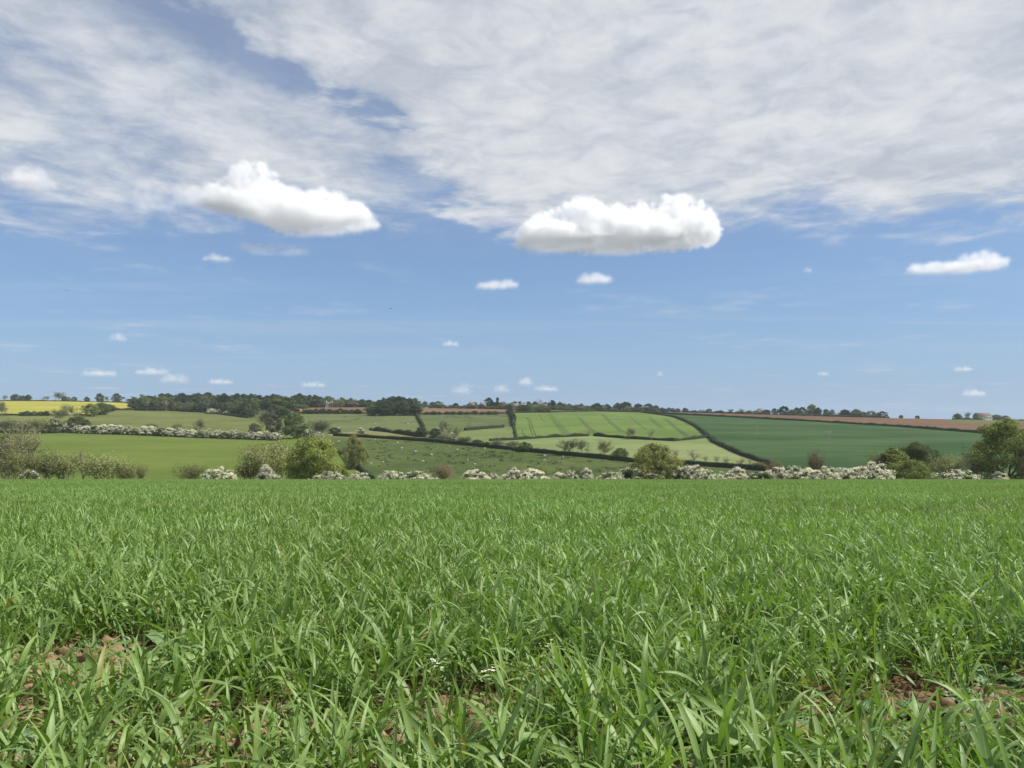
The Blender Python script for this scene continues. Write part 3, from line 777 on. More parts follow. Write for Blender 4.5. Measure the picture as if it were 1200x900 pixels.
    wood(605, 645, 6, ([600, 645], [475, 475.5]), ([600, 645], [483.5, 483.2]), ['oak0', 'limeoak3', 'oak2', 'oak3'], (9, 13), 'leafy bush behind the top edge of the tramlined field', 'at the top of the tramlined field')
    wood(655, 782, 18, ([655, 700, 782], [476, 476.5, 479.5]), ([0, 1], [0, 0]), mx + lt, (7, 11), 'lower tree along the back of the tramlined field', 'along the back of the tramlined field', Y=928)

def hedges():
    hedge('long trimmed dark hedge running down across the hillside above the sheep pasture', [(391,511),(430,513),(500,517.5),(530,520.3),(600,527.5),(650,532.5),(700,537),(740,541.5),(790,544),(850,548),(912,553)], 2.1, 1.8, .12, seed=1, dens=16)
    hedge('bushy dark hedge above the pale strip left of the bank thicket', [(434,504.3),(455,506.5),(475,509.5),(490,511.7)], 2.8, 2.6, .5, seed=2)
    hedge('steep short dark hedge running down between the two upper pastures', [(487,485.5),(492,494),(497,503)], 2.6, 2.2, .5, seed=3)
    hedge('trimmed dark hedge between the bank pasture and the pale paddock', [(545,504.6),(568,502.8),(590,501)], 2.4, 2.0, .12, seed=4)
    hedge('steep dark hedge at the left side of the tramlined field', [(598,484.5),(600,492),(602,500)], 3.4, 2.4, .4, seed=5)
    hedge('thin low hedge below the foot of the steep hedge beside the tramlined field', [(602,500),(604,509),(605,515)], 1.4, 1.6, .5, seed=6)
    hedge('low hedge under the tramlined field, left of its gap', [(574,517),(605,515.5),(640,513),(690,511)], 1.8, 1.7, .35, seed=7)
    hedge('low hedge under the tramlined field, right of its gap', [(696,511),(740,514.5),(790,517),(812,515),(830,512.6)], 1.8, 1.7, .3, seed=8)
    hedge('curving hedge separating the tramlined field from the dark green field', [(752,483.6),(772,486),(790,489),(803,494),(815,500),(824,507),(830,512.5)], 2.3, 2.0, .2, seed=9)
    hedge('lower hedge descending from the bend between the pale meadow and the dark green field', [(831,513),(837,519),(846,523),(870,534),(900,544),(912,550)], 2.1, 1.9, .2, seed=10)
    hedge('thin straight hedge between the dark green field and the brown ploughed field', [(756,483.6),(790,485.6),(870,489.6),(950,494),(1050,500),(1165,509),(1260,517)], 2.2, 2.0, .2, seed=11, dens=8, leaf=.4)
    hedge('diagonal dark hedge beside the olive round tree', [(388,522),(400,533),(412,543),(425,553),(437,562)], 1.6, 1.5, .2, seed=12)
    hedge('dark hedge at the foot of the wood along the top of the upper left pasture', [(132,480.8),(165,480.8),(200,481.3),(245,484),(290,490)], 2.2, 2.2, .3, seed=13)
    hedge('low dark hedge along the bottom edge of the yellow field', [(-40,487.6),(0,487),(60,486.6),(100,487)], 1.8, 1.8, .4, seed=14)
    hedge('dark base of the long hawthorn hedge across the left pastures', [(-40,506.5),(0,507),(60,506.5),(110,508.2),(170,510.2),(240,513.2),(326,516.2)], 1.7, 2.0, .3, seed=15, dens=14)
    hedge('low hedge at the foot of the left brown plough strip', [(345,484.2),(432,484.8)], 1.4, 1.6, .4, seed=16, dens=8)
    hedge('low hedge at the foot of the right brown plough strip', [(489,485.6),(597,484.7)], 1.6, 1.6, .4, seed=17, dens=8)
    hedge('low hedge along the top edge of the tramlined field', [(604,483.9),(640,483.5),(700,482.2),(752,483.3)], 1.6, 1.6, .3, seed=18, dens=8)
    sk = lambda a, b: [(float(q), float(vpy(q, 929))) for q in np.linspace(a, b, 9)]
    hedge('low scrubby hedge on the right skyline joining the feet of the dark trees', sk(786, 1042), 2.4, 2.2, .6, seed=20, dens=10, leaf=.4)
    hedge('low scrubby hedge on the skyline joining the farm trees and the barn', sk(1116, 1200), 2.0, 2.0, .6, seed=22, dens=10, leaf=.4)
    hedge('hedge on the skyline behind the yellow field', [(-40,469.6),(60,470.0),(152,471.8)], 1.2, 1.6, .4, seed=19, dens=8)

# ------------------------------------------------------------------ buildings, poles, sheep, birds
M['brick'] = plain_mat('orange_brick', (0.34, 0.19, 0.115), .9, .2, 2.0)
M['stone'] = plain_mat('pale_stone', (0.42, 0.38, 0.31), .9, .2, 2.0)
M['render'] = plain_mat('white_render', (0.70, 0.69, 0.65), .9, .06, 2.0)
M['tile'] = plain_mat('brown_roof_tile', (0.15, 0.122, 0.100), .85, .25, 2.5)
M['slate'] = plain_mat('grey_slate', (0.17, 0.165, 0.17), .7, .2, 2.5)
M['redtile'] = plain_mat('red_roof_tile', (0.17, 0.112, 0.085), .85, .25, 2.5)
M['wood_pole'] = plain_mat('weathered_pole', (0.33, 0.30, 0.26), .9, .2, 2.0)
M['frame'] = plain_mat('window_frame_paint', (0.7, 0.7, 0.68), .5, .03, 2.0)
M['door'] = plain_mat('door_paint', (0.10, 0.13, 0.12), .5, .1, 2.0)
m_, nt_, out_ = new_mat('window_glass')
b_ = nd(nt_, 'ShaderNodeBsdfPrincipled', i_Roughness=.08); b_.inputs['Base Color'].default_value = (.03, .04, .05, 1)
nt_.links.new(b_.outputs[0], out_.inputs['Surface']); M['glass'] = m_

def house(name, cat, label, px, Y, Lx, D, wh, rh, rz, wall, roof, chimneys=1, nwin=3, storeys=2, gz=0.0):
    p = at_depth(px, Y)
    o = empty(name, (p.x, p.y, p.z + gz)); o.rotation_euler = (0, 0, rz); tag(o, label, cat)
    a, b = Lx / 2, D / 2
    w = MB()
    V = [(-a,-b,-1),(a,-b,-1),(a,b,-1),(-a,b,-1),(-a,-b,wh),(a,-b,wh),(a,b,wh),(-a,b,wh),(-a,0,wh+rh),(a,0,wh+rh)]
    w.add(V, [(0,1,5,4),(2,3,7,6)], [(4,8,7),(5,6,9)]); w.add(V, [(1,2,6,5),(3,0,4,7)])
    link('wall', w.mesh('wall', [M[wall]]), o)
    r = MB(); e = .35; th = .18
    for s in (-1, 1):
        y0, z0 = s * (b + e), wh - rh * e / b + .05; y1, z1 = 0.0, wh + rh + .05
        V = [(-a-e,y0,z0),(a+e,y0,z0),(a+e,y1,z1),(-a-e,y1,z1)]; V += [(x,y,z+th) for x,y,z in V]
        r.add(V, [(0,1,2,3),(4,5,6,7),(0,1,5,4),(1,2,6,5),(3,0,4,7)])
    rf = link('roof', r.mesh('roof', [M[roof]]), o)
    for k in range(chimneys):
        c = MB(); cx = (-a + .8) if k == 0 else (a - .8)
        c.box((cx-.45, -.35, wh+rh-.6), (cx+.45, .35, wh+rh+1.5)); c.box((cx-.52,-.42,wh+rh+1.5),(cx+.52,.42,wh+rh+1.65))
        for q in (-.2, .2): c.tube([(cx+q,0,wh+rh+1.6),(cx+q,0,wh+rh+2.0)], .12, 6)
        link('chimney', c.mesh('chimney', [M[wall]]), rf)
    for st in range(storeys):
        for k in range(nwin):
            x = -a + Lx * (k + .5) / nwin; z = .9 + st * 2.7
            if st == 0 and k == nwin // 2:
                d = MB(); d.box((x-.5, -b-.06, 0), (x+.5, -b-.004, 2.1)); d.box((x-.58,-b-.08,2.1),(x+.58,-b-.004,2.2)); link('door', d.mesh('door', [M['door']]), o); continue
            f = MB()
            for bx in (((x-.6,-b-.07,z),(x-.52,-b-.004,z+1.2)), ((x+.52,-b-.07,z),(x+.6,-b-.004,z+1.2)), ((x-.52,-b-.07,z),(x+.52,-b-.004,z+.08)), ((x-.52,-b-.07,z+1.12),(x+.52,-b-.004,z+1.2)), ((x-.03,-b-.06,z+.08),(x+.03,-b-.004,z+1.12))): f.box(*bx)
            wn = link('window', f.mesh('window', [M['frame']]), o)
            g = MB(); g.box((x-.52,-b-.03,z+.08),(x+.52,-b-.006,z+1.12)); link('pane', g.mesh('pane', [M['glass']]), wn)
    return o

def buildings():
    hp = hit(195.5, 480.6)
    house('brick_house', 'house', 'orange brick house end showing among the trees of the left ridge wood', 196, hp.y, 6.5, 8, 4.6, 2.6, R(80), 'brick', 'redtile', 1, 2)
    house('stone_cottage', 'house', 'pale stone cottage behind the trees left of the orange brick house', 181, hp.y + 22, 7, 6, 5.0, 3.0, R(75), 'stone', 'tile', 1, 2)
    house('stone_cottage', 'house', 'pale grey roofed cottage at the ridge wood above the left brown strip', 386, 922, 8.5, 6, 3.4, 2.6, R(8), 'render', 'slate', 2, 3, 1)
    house('brick_house', 'house', 'brick house at the very right end of the left ridge wood', 350.5, hit(350, 482.5).y, 5, 6, 2.6, 1.6, R(-10), 'brick', 'redtile', 1, 2, 1)
    V = [(566, 930, 7, 'stone', 'slate', 'grey roofed village house left of the dark broad pine'), (592, 936, 8, 'stone', 'tile', 'brown roofed village house right of the pointed conifer'),
         (604, 926, 7, 'brick', 'slate', 'small brick village house above the steep dark hedge'), (614, 934, 8, 'render', 'slate', 'pale village house behind the leafy bushes'),
         (637, 927, 9, 'render', 'tile', 'whitewashed house below the tall pale leafless tree'), (553, 928, 6, 'stone', 'redtile', 'red roofed village house at the left end of the village')]
    for i, (px, Y, L, wl, rf, lb) in enumerate(V):
        house('village_house', 'house', lb, px, Y, L, 6, 4.6, 3.0, R([12, -20, 5, 30, -8, 15][i]), wl, rf, 1, 2)
    house('village_house', 'house', 'white gabled house behind the brown field, between low skyline trees', 892, 940, 8, 6, 4.0, 2.8, R(20), 'render', 'slate', 1, 2, gz=1.0)
    house('village_house', 'house', 'small white house glimpsed under the tallest trees of the right skyline', 953.5, 938, 5, 5, 2.6, 1.8, R(0), 'render', 'slate', 1, 2, 1)
    house('barn', 'barn', 'long brown roofed barn on the right skyline', 1151, 936, 17, 9, 2.8, 3.2, R(4), 'stone', 'tile', 0, 3, 1, gz=2.6)
    house('barn', 'barn', 'low white walled shed in front of the brown roofed barn', 1157, 920, 9, 5, 2.6, 1.2, R(6), 'render', 'slate', 0, 2, 1, gz=.6)
    for px, top, base, lb in ((971, 505, 516.5, 'pale utility pole standing in the right part of the dark green field'), (887, 498.5, 509.5, 'pale utility pole standing in the left part of the dark green field')):
        p = hit(px, base); h = (base - top) / F * p.y
        o = empty('utility_pole', p); tag(o, lb, 'utility pole')
        a = MB(); a.tube([(0,0,-.8),(0,0,h)], [.17,.13], 8); link('pole', a.mesh('pole', [M['wood_pole']], True), o)
        a = MB(); a.box((-1.0,-.2,h-.75),(1.0,-.125,h-.6)); arm = link('crossarm', a.mesh('crossarm', [M['wood_pole']]), o)
        for x in (-.85, 0, .85):
            a = MB(); a.tube([(x,-.16,h-.6),(x,-.16,h-.45),(x,-.16,h-.35)], [.03,.07,.04], 6); link('insulator', a.mesh('insulator', [M['frame']], True), arm)

def skin_body(name, pts, edges, rad, mat, sub=1):
    me = bpy.data.meshes.new(name); me.from_pydata(pts, edges, [])
    o = bpy.data.objects.new(name, me); COL.objects.link(o)
    o.modifiers.new('skin', 'SKIN')
    if not me.skin_vertices: bpy.context.view_layer.objects.active = o
    for i, r in enumerate(rad):
        me.skin_vertices[0].data[i].radius = r if isinstance(r, tuple) else (r, r)
    me.skin_vertices[0].data[0].use_root = True
    if sub:
        s = o.modifiers.new('sub', 'SUBSURF'); s.levels = s.render_levels = sub
    dg = bpy.context.evaluated_depsgraph_get()
    res = bpy.data.meshes.new_from_object(o.evaluated_get(dg)); res.name = name
    bpy.data.objects.remove(o); bpy.data.meshes.remove(me)
    res.materials.clear(); res.materials.append(mat)
    for p in res.polygons: p.use_smooth = True
    return res

def sheep_and_birds():
    wool = plain_mat('wool', (0.52, 0.50, 0.42), .95, .1, 6.0)
    P = [(0,0,.62),(.3,0,.63),(-.32,0,.62),(.46,0,.74),(.60,0,.80),(.74,0,.70),  (.26,.12,.36),(.27,.13,.0),(.26,-.12,.36),(.27,-.13,.0),(-.30,.13,.38),(-.33,.13,.2),(-.29,.13,.0),(-.30,-.13,.38),(-.33,-.13,.2),(-.29,-.13,.0),(-.48,0,.56),(-.5,0,.42),(.60,.1,.84),(.60,-.1,.84)]
    E = [(0,1),(0,2),(1,3),(3,4),(4,5),(1,6),(6,7),(1,8),(8,9),(2,10),(10,11),(11,12),(2,13),(13,14),(14,15),(2,16),(16,17),(4,18),(4,19)]
    Rr = [.27,.25,.25,.15,.10,.065,.07,.035,.07,.035,.09,.045,.035,.09,.045,.035,.07,.04,.03,.03]
    up = skin_body('sheep', P, E, Rr, wool)
    P2 = list(P); P2[3] = (.5,0,.52); P2[4] = (.62,0,.30); P2[5] = (.68,0,.13); P2[18] = (.60,.1,.36); P2[19] = (.60,-.1,.36)
    graze = skin_body('sheep', P2, E, Rr, wool)
    P3 = [(x, y, z - .34 if i not in (7,9,12,15) else z + .04) for i, (x, y, z) in enumerate(P)]
    lie = skin_body('sheep', P3, E, Rr, wool)
    rs = np.random.RandomState(3)
    S = [(471,526,graze),(487,530,graze),(488.5,529.5,up),(506,534,graze),(513,525.5,up),(505,533,lie),(536,528,graze),(548,540,up),(556.5,545,graze),(449,543,graze),(434.5,544.5,up),(496,541,lie),(397,518,graze),(440,516,up),(466,519.5,graze),(638.5,535,graze),(638,540,up),(568,526.5,graze),(660,535.5,lie),(527,524.5,graze)]
    for px, py, me in S:
        p = hit(px, py); o = link('sheep', me); o.location = p; o.rotation_euler = (0, 0, rs.uniform(0, 6.28)); o.scale = (.9,) * 3
        tag(o, 'white sheep grazing or resting in the dark tufted pasture below the long trimmed hedge', 'sheep', 'sheep in the tufted pasture')
    for px, py, me in [(224, 486.5, graze), (237, 483.5, up), (453, 493, graze), (478, 497, up), (440, 497, graze)]:
        p = hit(px, py); o = link('sheep', me); o.location = p; o.rotation_euler = (0, 0, rs.uniform(0, 6.28)); o.scale = (.95,) * 3
        lb = 'white sheep high in the upper left pasture below the ridge wood' if px < 300 else 'white sheep in the rough pasture above the pale strip'
        tag(o, lb, 'sheep', 'sheep in the upper left pasture' if px < 300 else 'sheep in the rough pasture')
    feather = plain_mat('dark_feather', (0.03, 0.03, 0.035), .7)
    P = [(0,0,0),(.10,0,.02),(.17,0,.03),(.22,0,.02),(-.12,0,0),(-.24,0,-.01),(.03,.14,.06),(-.02,.30,.04),(-.09,.44,0),(.03,-.14,.06),(-.02,-.30,.04),(-.09,-.44,0)]
    E = [(0,1),(1,2),(2,3),(0,4),(4,5),(0,6),(6,7),(7,8),(0,9),(9,10),(10,11)]
    Rr = [(.06,.06),(.045,.045),(.032,.032),(.012,.012),(.04,.04),(.05,.012),(.08,.012),(.07,.01),(.02,.006),(.08,.012),(.07,.01),(.02,.006)]
    bird = skin_body('bird', P, E, Rr, feather)
    for px, py, Y, rz, lb in ((458, 361.5, 120, .4, 'dark bird flying in the blue sky above the middle of the ridge'), (78, 340.5, 150, 2.2, 'tiny dark bird flying in the blue sky at the left')):
        o = link('flying_bird', bird); o.location = ((px - 600) / F * Y, Y, CAMH + (HZ - py) / F * Y); o.rotation_euler = (.3, .1, rz)
        tag(o, lb, 'bird')

# ------------------------------------------------------------------ wheat
def wheat_mat():
    m, nt, out = new_mat('wheat_leaf')
    at = nd(nt, 'ShaderNodeAttribute', attribute_name='rnd')
    geo = nd(nt, 'ShaderNodeNewGeometry')
    big = smooth_(nt, noise_(nt, geo.outputs['Position'], .16, 3), .3, .7)
    c = mixc(nt, at.outputs['Fac'], (0.088, 0.178, 0.034), (0.262, 0.382, 0.104))
    old = smooth_(nt, at.outputs['Fac'], .965, .985)
    c = mixc(nt, old, c, (0.30, 0.27, 0.07))
    hs = nd(nt, 'ShaderNodeHueSaturation')
    nt.links.new(c, hs.inputs['Color'])
    nt.links.new(math_(nt, 'MULTIPLY_ADD', big, .28, .86), hs.inputs['Value'])
    nt.links.new(math_(nt, 'MULTIPLY_ADD', big, .02, .49), hs.inputs['Hue'])
    vn = nd(nt, 'ShaderNodeAttribute', attribute_name='vein'); ln = nd(nt, 'ShaderNodeAttribute', attribute_name='along')
    # pale midrib, fine lengthways ribbing, and tips that yellow on some leaves
    rib = math_(nt, 'MULTIPLY', smooth_(nt, vn.outputs['Fac'], .72, 1.0), .45)
    hc = mixc(nt, rib, hs.outputs[0], (0.26, 0.43, 0.16))
    wv = math_(nt, 'SINE', math_(nt, 'MULTIPLY', vn.outputs['Fac'], 26.0))
    hc = mixc(nt, math_(nt, 'MULTIPLY_ADD', wv, .10, .10), hc, (0.07, 0.15, 0.03))
    tip = math_(nt, 'MULTIPLY', smooth_(nt, ln.outputs['Fac'], .86, 1.0), smooth_(nt, math_(nt, 'FRACT', math_(nt, 'MULTIPLY', at.outputs['Fac'], 37.0)), .55, .75))
    hc = mixc(nt, math_(nt, 'MULTIPLY', tip, .8), hc, (0.40, 0.34, 0.12))
    blotch = smooth_(nt, noise_(nt, geo.outputs['Position'], 60, 3, .6), .62, .74)
    hc = mixc(nt, math_(nt, 'MULTIPLY', blotch, .35), hc, (0.19, 0.30, 0.10))
    b = nd(nt, 'ShaderNodeBsdfPrincipled', i_Roughness=.5)
    b.inputs['Specular IOR Level'].default_value = .5
    nt.links.new(hc, b.inputs['Base Color'])
    t = nd(nt, 'ShaderNodeBsdfTranslucent')
    nt.links.new(mixc(nt, 1.0, hc, (1.15, 1.32, .5), 'MULTIPLY'), t.inputs['Color'])
    mx = nd(nt, 'ShaderNodeMixShader', i_0=.33)
    nt.links.new(b.outputs[0], mx.inputs[1]); nt.links.new(t.outputs[0], mx.inputs[2])
    nt.links.new(mx.outputs[0], out.inputs['Surface'])
    return m

def blades(B, az, L, W, tilt, bend, twist, segs, fold=.25):
    """curved, folded, tapering grass leaves; all arrays of length N"""
    N = len(az); t = np.linspace(0, 1, segs + 1)
    ang = tilt[:, None] + bend[:, None] * t[None] ** 1.6
    st = (L / segs)[:, None]
    h = np.concatenate([np.zeros((N, 1)), np.cumsum(np.sin(ang[:, :-1] * .5 + ang[:, 1:] * .5) * st, 1)], 1)
    v = np.concatenate([np.zeros((N, 1)), np.cumsum(np.cos(ang[:, :-1] * .5 + ang[:, 1:] * .5) * st, 1)], 1)
    ca, sa = np.cos(az)[:, None], np.sin(az)[:, None]
    P = np.stack([B[:, :1] + h * ca, B[:, 1:2] + h * sa, B[:, 2:3] + v], -1)
    S = np.stack([-sa + 0 * h, ca + 0 * h, 0 * h], -1)
    Nn = np.stack([-np.cos(ang) * ca, -np.cos(ang) * sa, np.sin(ang)], -1)
    tw = twist[:, None] * t[None] ** 1.3
    sd = S * np.cos(tw)[..., None] + Nn * np.sin(tw)[..., None]
    nn = Nn * np.cos(tw)[..., None] - S * np.sin(tw)[..., None]
    wp = (.42 + .58 * np.clip(t / .3, 0, 1)) * (1 - t ** 2.4) ** .9 + .015
    w = W[:, None] * wp[None] * .5
    Vv = np.stack([P - sd * w[..., None], P - nn * (w * fold)[..., None], P + sd * w[..., None]], 2)  # N,S+1,3,3
    V = Vv.reshape(-1, 3)
    base = (np.arange(N) * (segs + 1) * 3)[:, None, None]
    i = (np.arange(segs) * 3)[None, :, None]; j = np.arange(2)[None, None]
    q = base + i + j
    Q = np.stack([q, q + 1, q + 4, q + 3], -1).reshape(-1, 4)
    return V, Q, (segs + 1) * 3

def leaf_attrs(me, segs_list):
    v = np.concatenate([np.tile(np.array([0., 1., 0.]), n * (s + 1)) for n, s in segs_list])
    a = np.concatenate([np.tile(np.repeat(np.linspace(0, 1, s + 1), 3), n) for n, s in segs_list])
    for nm, d in (('vein', v), ('along', a)):
        at = me.attributes.new(nm, 'FLOAT', 'POINT'); at.data.foreach_set('value', d.astype(np.float32))
    return me

def wheat_leaves(X, Y, G, rs, per, segs, scale=None, wmul=1.0):
    """plants at X,Y on ground G, each with `per` leaves"""
    n = len(X); idx = np.repeat(np.arange(n), per); N = len(idx)
    sc = np.ones(n) if scale is None else scale
    prnd = rs.uniform(0, 1, n)
    k = np.tile(np.arange(per), n)
    lean = rs.uniform(0, 6.28, n)
    az = lean[idx] + k * 2.6 + rs.normal(0, .6, N)
    hgt = rs.uniform(0.0, .11, N) * sc[idx]
    B = np.c_[X[idx] + rs.normal(0, .012, N) + .12 * hgt, Y[idx] + rs.normal(0, .012, N), G[idx] + hgt - .004]
    L = rs.uniform(.062, .142, N) * sc[idx]
    W = np.clip(rs.gamma(9, .00108, N), .0045, .0148) * (.6 + .4 * sc[idx]) * wmul
    tilt = np.abs(rs.normal(R(24), R(18), N)); bend = rs.gamma(2.4, R(26), N).clip(0, R(150))
    tw = rs.normal(0, 1.1, N)
    flop = rs.uniform(0, 1, N) < .15                      # leaves that have flopped over
    tilt = np.where(flop, rs.uniform(R(45), R(88), N), tilt); bend = np.where(flop, rs.uniform(R(-8), R(45), N), bend)
    L = np.where(rs.uniform(0, 1, N) < .10, L * 1.35, L)
    V, Q, vp = blades(B, az, L, W, tilt, bend, tw, segs)
    r = np.clip(.6 * prnd[idx] + .4 * rs.uniform(0, 1, N), 0, .96)
    r[rs.uniform(0, 1, N) < .006] = 1.0
    return V, Q, np.repeat(r, vp)

def crop_gap(x, y):
    """0 = bare soil, 1 = full crop, for the thin patches at the near edge"""
    d = np.ones_like(x)
    for cx, cy, rx, ry, a in ((-1.25, 2.05, .42, .42, .95), (-.75, 1.55, .35, .22, .6), (1.15, 1.75, .42, .40, .9), (-.12, 1.50, .20, .14, .9), (.10, 1.78, .13, .12, .9), (.72, 1.62, .25, .2, .8), (1.28, 2.5, .3, .22, .7), (.55, 2.35, .2, .12, .6), (-.5, 1.3, .25, .2, .6)):
        d -= .70 * a * np.exp(-(((x - cx) / rx) ** 2 + ((y - cy) / ry) ** 2) ** 1.5)
    for px, py, s in ((122,762,.10), (198,768,.09), (28,893,.09), (150,792,.08), (838,788,.09), (505,838,.08), (568,842,.07), (640,800,.07), (1040,842,.08), (1165,800,.08), (935,880,.07), (782,885,.06)):
        cy = CAMH / ((py - HZ) / F - .0688); cx = (px - 600) / F * cy
        d -= .95 * np.exp(-(((x - cx) / s) ** 2 + ((y - cy + .07) / (s * 1.5)) ** 2) ** 1.5)
    return np.clip(d, 0, 1)

def soil_h(x, y):
    v = Vector((x, y, 0))
    return .006 * mnoise.fractal(v * 9, 1, 2.1, 4) + .006 * mnoise.noise(v * 34) + .008 * mnoise.noise(v * 2.2)

NEAR = 5.0
def crop():
    wm = wheat_mat()
    rs = np.random.RandomState(12)
    # near plants, one by one
    n = 16500
    Yy = np.sqrt(rs.uniform(.62 ** 2, (NEAR + .3) ** 2, n * 2)); X = rs.uniform(-1, 1, n * 2) * (.78 * Yy + 1.5)
    # extra plants close up where the wedge is narrow
    X = np.r_[X, rs.uniform(-2.0, 2.0, 1300)]; Yy = np.r_[Yy, rs.uniform(.62, 1.7, 1300)]
    keep = rs.uniform(0, 1, len(X)) < crop_gap(X, Yy) * np.clip(.58 + (Yy - 1.0) * .22, .4, 1)
    X, Yy = X[keep], Yy[keep]
    G = Z(X, Yy)
    sc = np.array([1 + .16 * mnoise.noise(Vector((a * 1.1, b * 1.1, 3))) + .10 * mnoise.noise(Vector((a * 4, b * 4, 9))) for a, b in zip(X, Yy)]) * rs.uniform(.8, 1.12, len(X))
    sc *= np.clip(.8 + .25 * crop_gap(X, Yy), .7, 1.05)
    V, Q, r = wheat_leaves(X, Yy, G, rs, 7, 8, sc)
    o = link('wheat_plants', leaf_attrs(build_mesh('wheat_plants', V, Q, None, [wm], r, smooth=True), [(len(V) // 27, 8)]))
    tag(o, 'green young wheat blades of the near edge of the field', 'wheat', kind='stuff')
    # the rest of the crop: square-metre tiles of the same plants
    src = bpy.data.collections.new('wheat_tiles')
    NT = 10
    for t in range(NT):
        m = 360; rt = np.random.RandomState(100 + t)
        tx = rt.uniform(-.5, .5, m); ty = rt.uniform(-.5, .5, m)
        V, Q, r = wheat_leaves(tx, ty, np.zeros(m), rt, 7, 5, rt.uniform(.82, 1.15, m), 1.05)
        ob = bpy.data.objects.new('wheat_tile', leaf_attrs(build_mesh('wheat_tile', V, Q, None, [wm], r, smooth=True), [(len(V) // 18, 5)])); src.objects.link(ob)
    pts = []
    for j in range(int(NEAR), 84):
        w = int(.85 * j + 7)
        for i in range(-w, w + 1): pts.append((i, j + .5))
    P = np.array(pts, float); G = Z(P[:, 0], P[:, 1])
    me = bpy.data.meshes.new('wheat_crop'); me.vertices.add(len(P)); me.vertices.foreach_set('co', np.c_[P, G].astype(np.float32).ravel())
    a = me.attributes.new('rot', 'FLOAT_VECTOR', 'POINT')
    # tiles follow the slope of the field and are turned by quarter turns
    sl = np.arctan((Z(P[:, 0], P[:, 1] + .5) - Z(P[:, 0], P[:, 1] - .5)))
    q = rs.randint(0, 4, len(P)) * math.pi / 2
    from mathutils import Euler
    E = []
    for s, k in zip(sl, q):
        e = (Matrix.Rotation(s, 3, 'X') @ Matrix.Rotation(k, 3, 'Z')).to_euler(); E.append(tuple(e))
    a.data.foreach_set('vector', np.array(E, np.float32).ravel())
    s_ = np.array([1 + .20 * mnoise.noise(Vector((x * .35, y * .35, 1))) + .12 * mnoise.noise(Vector((x * .09, y * .05, 5))) for x, y in P]) * rs.uniform(.94, 1.08, len(P))
    a = me.attributes.new('scl', 'FLOAT_VECTOR', 'POINT'); a.data.foreach_set('vector', np.c_[np.ones(len(P)), np.ones(len(P)), s_].astype(np.float32).ravel())
    a = me.attributes.new('pick', 'INT', 'POINT'); a.data.foreach_set('value', rs.randint(0, NT, len(P)).astype(np.int32))
    o = link('wheat_crop', me); tag(o, 'wide green field of young wheat running to the brow', 'wheat', kind='stuff')
    ng = bpy.data.node_groups.new('wheat_scatter', 'GeometryNodeTree')
    ng.interface.new_socket('Geometry', in_out='INPUT', socket_type='NodeSocketGeometry')
    ng.interface.new_socket('Geometry', in_out='OUTPUT', socket_type='NodeSocketGeometry')
    gi = ng.nodes.new('NodeGroupInput'); go = ng.nodes.new('NodeGroupOutput')
    ci = ng.nodes.new('GeometryNodeCollectionInfo'); ci.inputs['Collection'].default_value = src
    ci.inputs['Separate Children'].default_value = True; ci.inputs['Reset Children'].default_value = True
    ip = ng.nodes.new('GeometryNodeInstanceOnPoints'); ip.inputs['Pick Instance'].default_value = True
    def attr(nm, ty):
        n = ng.nodes.new('GeometryNodeInputNamedAttribute'); n.data_type = ty; n.inputs['Name'].default_value = nm
        return [s for s in n.outputs if s.enabled and s.name == 'Attribute'][0]
    e2r = ng.nodes.new('FunctionNodeEulerToRotation')
    ng.links.new(attr('rot', 'FLOAT_VECTOR'), e2r.inputs[0]); ng.links.new(e2r.outputs[0], ip.inputs['Rotation'])
    ng.links.new(attr('scl', 'FLOAT_VECTOR'), ip.inputs['Scale'])
    ng.links.new(attr('pick', 'INT'), ip.inputs['Instance Index'])
    ng.links.new(gi.outputs[0], ip.inputs['Points']); ng.links.new(ci.outputs[0], ip.inputs['Instance'])
    ng.links.new(ip.outputs[0], go.inputs[0])
    md = o.modifiers.new('scatter', 'NODES'); md.node_group = ng

def soil_mat():
    m, nt, out = new_mat('soil')
    geo = nd(nt, 'ShaderNodeNewGeometry')
    a = noise_(nt, geo.outputs['Position'], 9, 6, .65); b = noise_(nt, geo.outputs['Position'], 90, 4, .6)
    c = mixc(nt, smooth_(nt, a, .3, .7), (0.17, 0.112, 0.064), (0.31, 0.218, 0.132))
    c = mixc(nt, math_(nt, 'MULTIPLY', smooth_(nt, b, .5, .75), .5), c, (0.42, 0.31, 0.21))
    bp = nd(nt, 'ShaderNodeBump', i_Strength=.9, i_Distance=.01)
    nt.links.new(b, bp.inputs['Height'])
    d = nd(nt, 'ShaderNodeBsdfDiffuse', i_Roughness=.9); nt.links.new(c, d.inputs['Color']); nt.links.new(bp.outputs[0], d.inputs['Normal'])
    nt.links.new(d.outputs[0], out.inputs['Surface'])
    return m

def grid(xs, ys, zf):
    XX, YY = np.meshgrid(xs, ys); V = np.c_[XX.ravel(), YY.ravel(), zf(XX.ravel(), YY.ravel())]
    nx = len(xs); i = np.arange(len(ys) - 1)[:, None] * nx; j = np.arange(nx - 1)[None]
    return V, np.stack([i + j, i + j + 1, i + nx + j + 1, i + nx + j], -1).reshape(-1, 4)

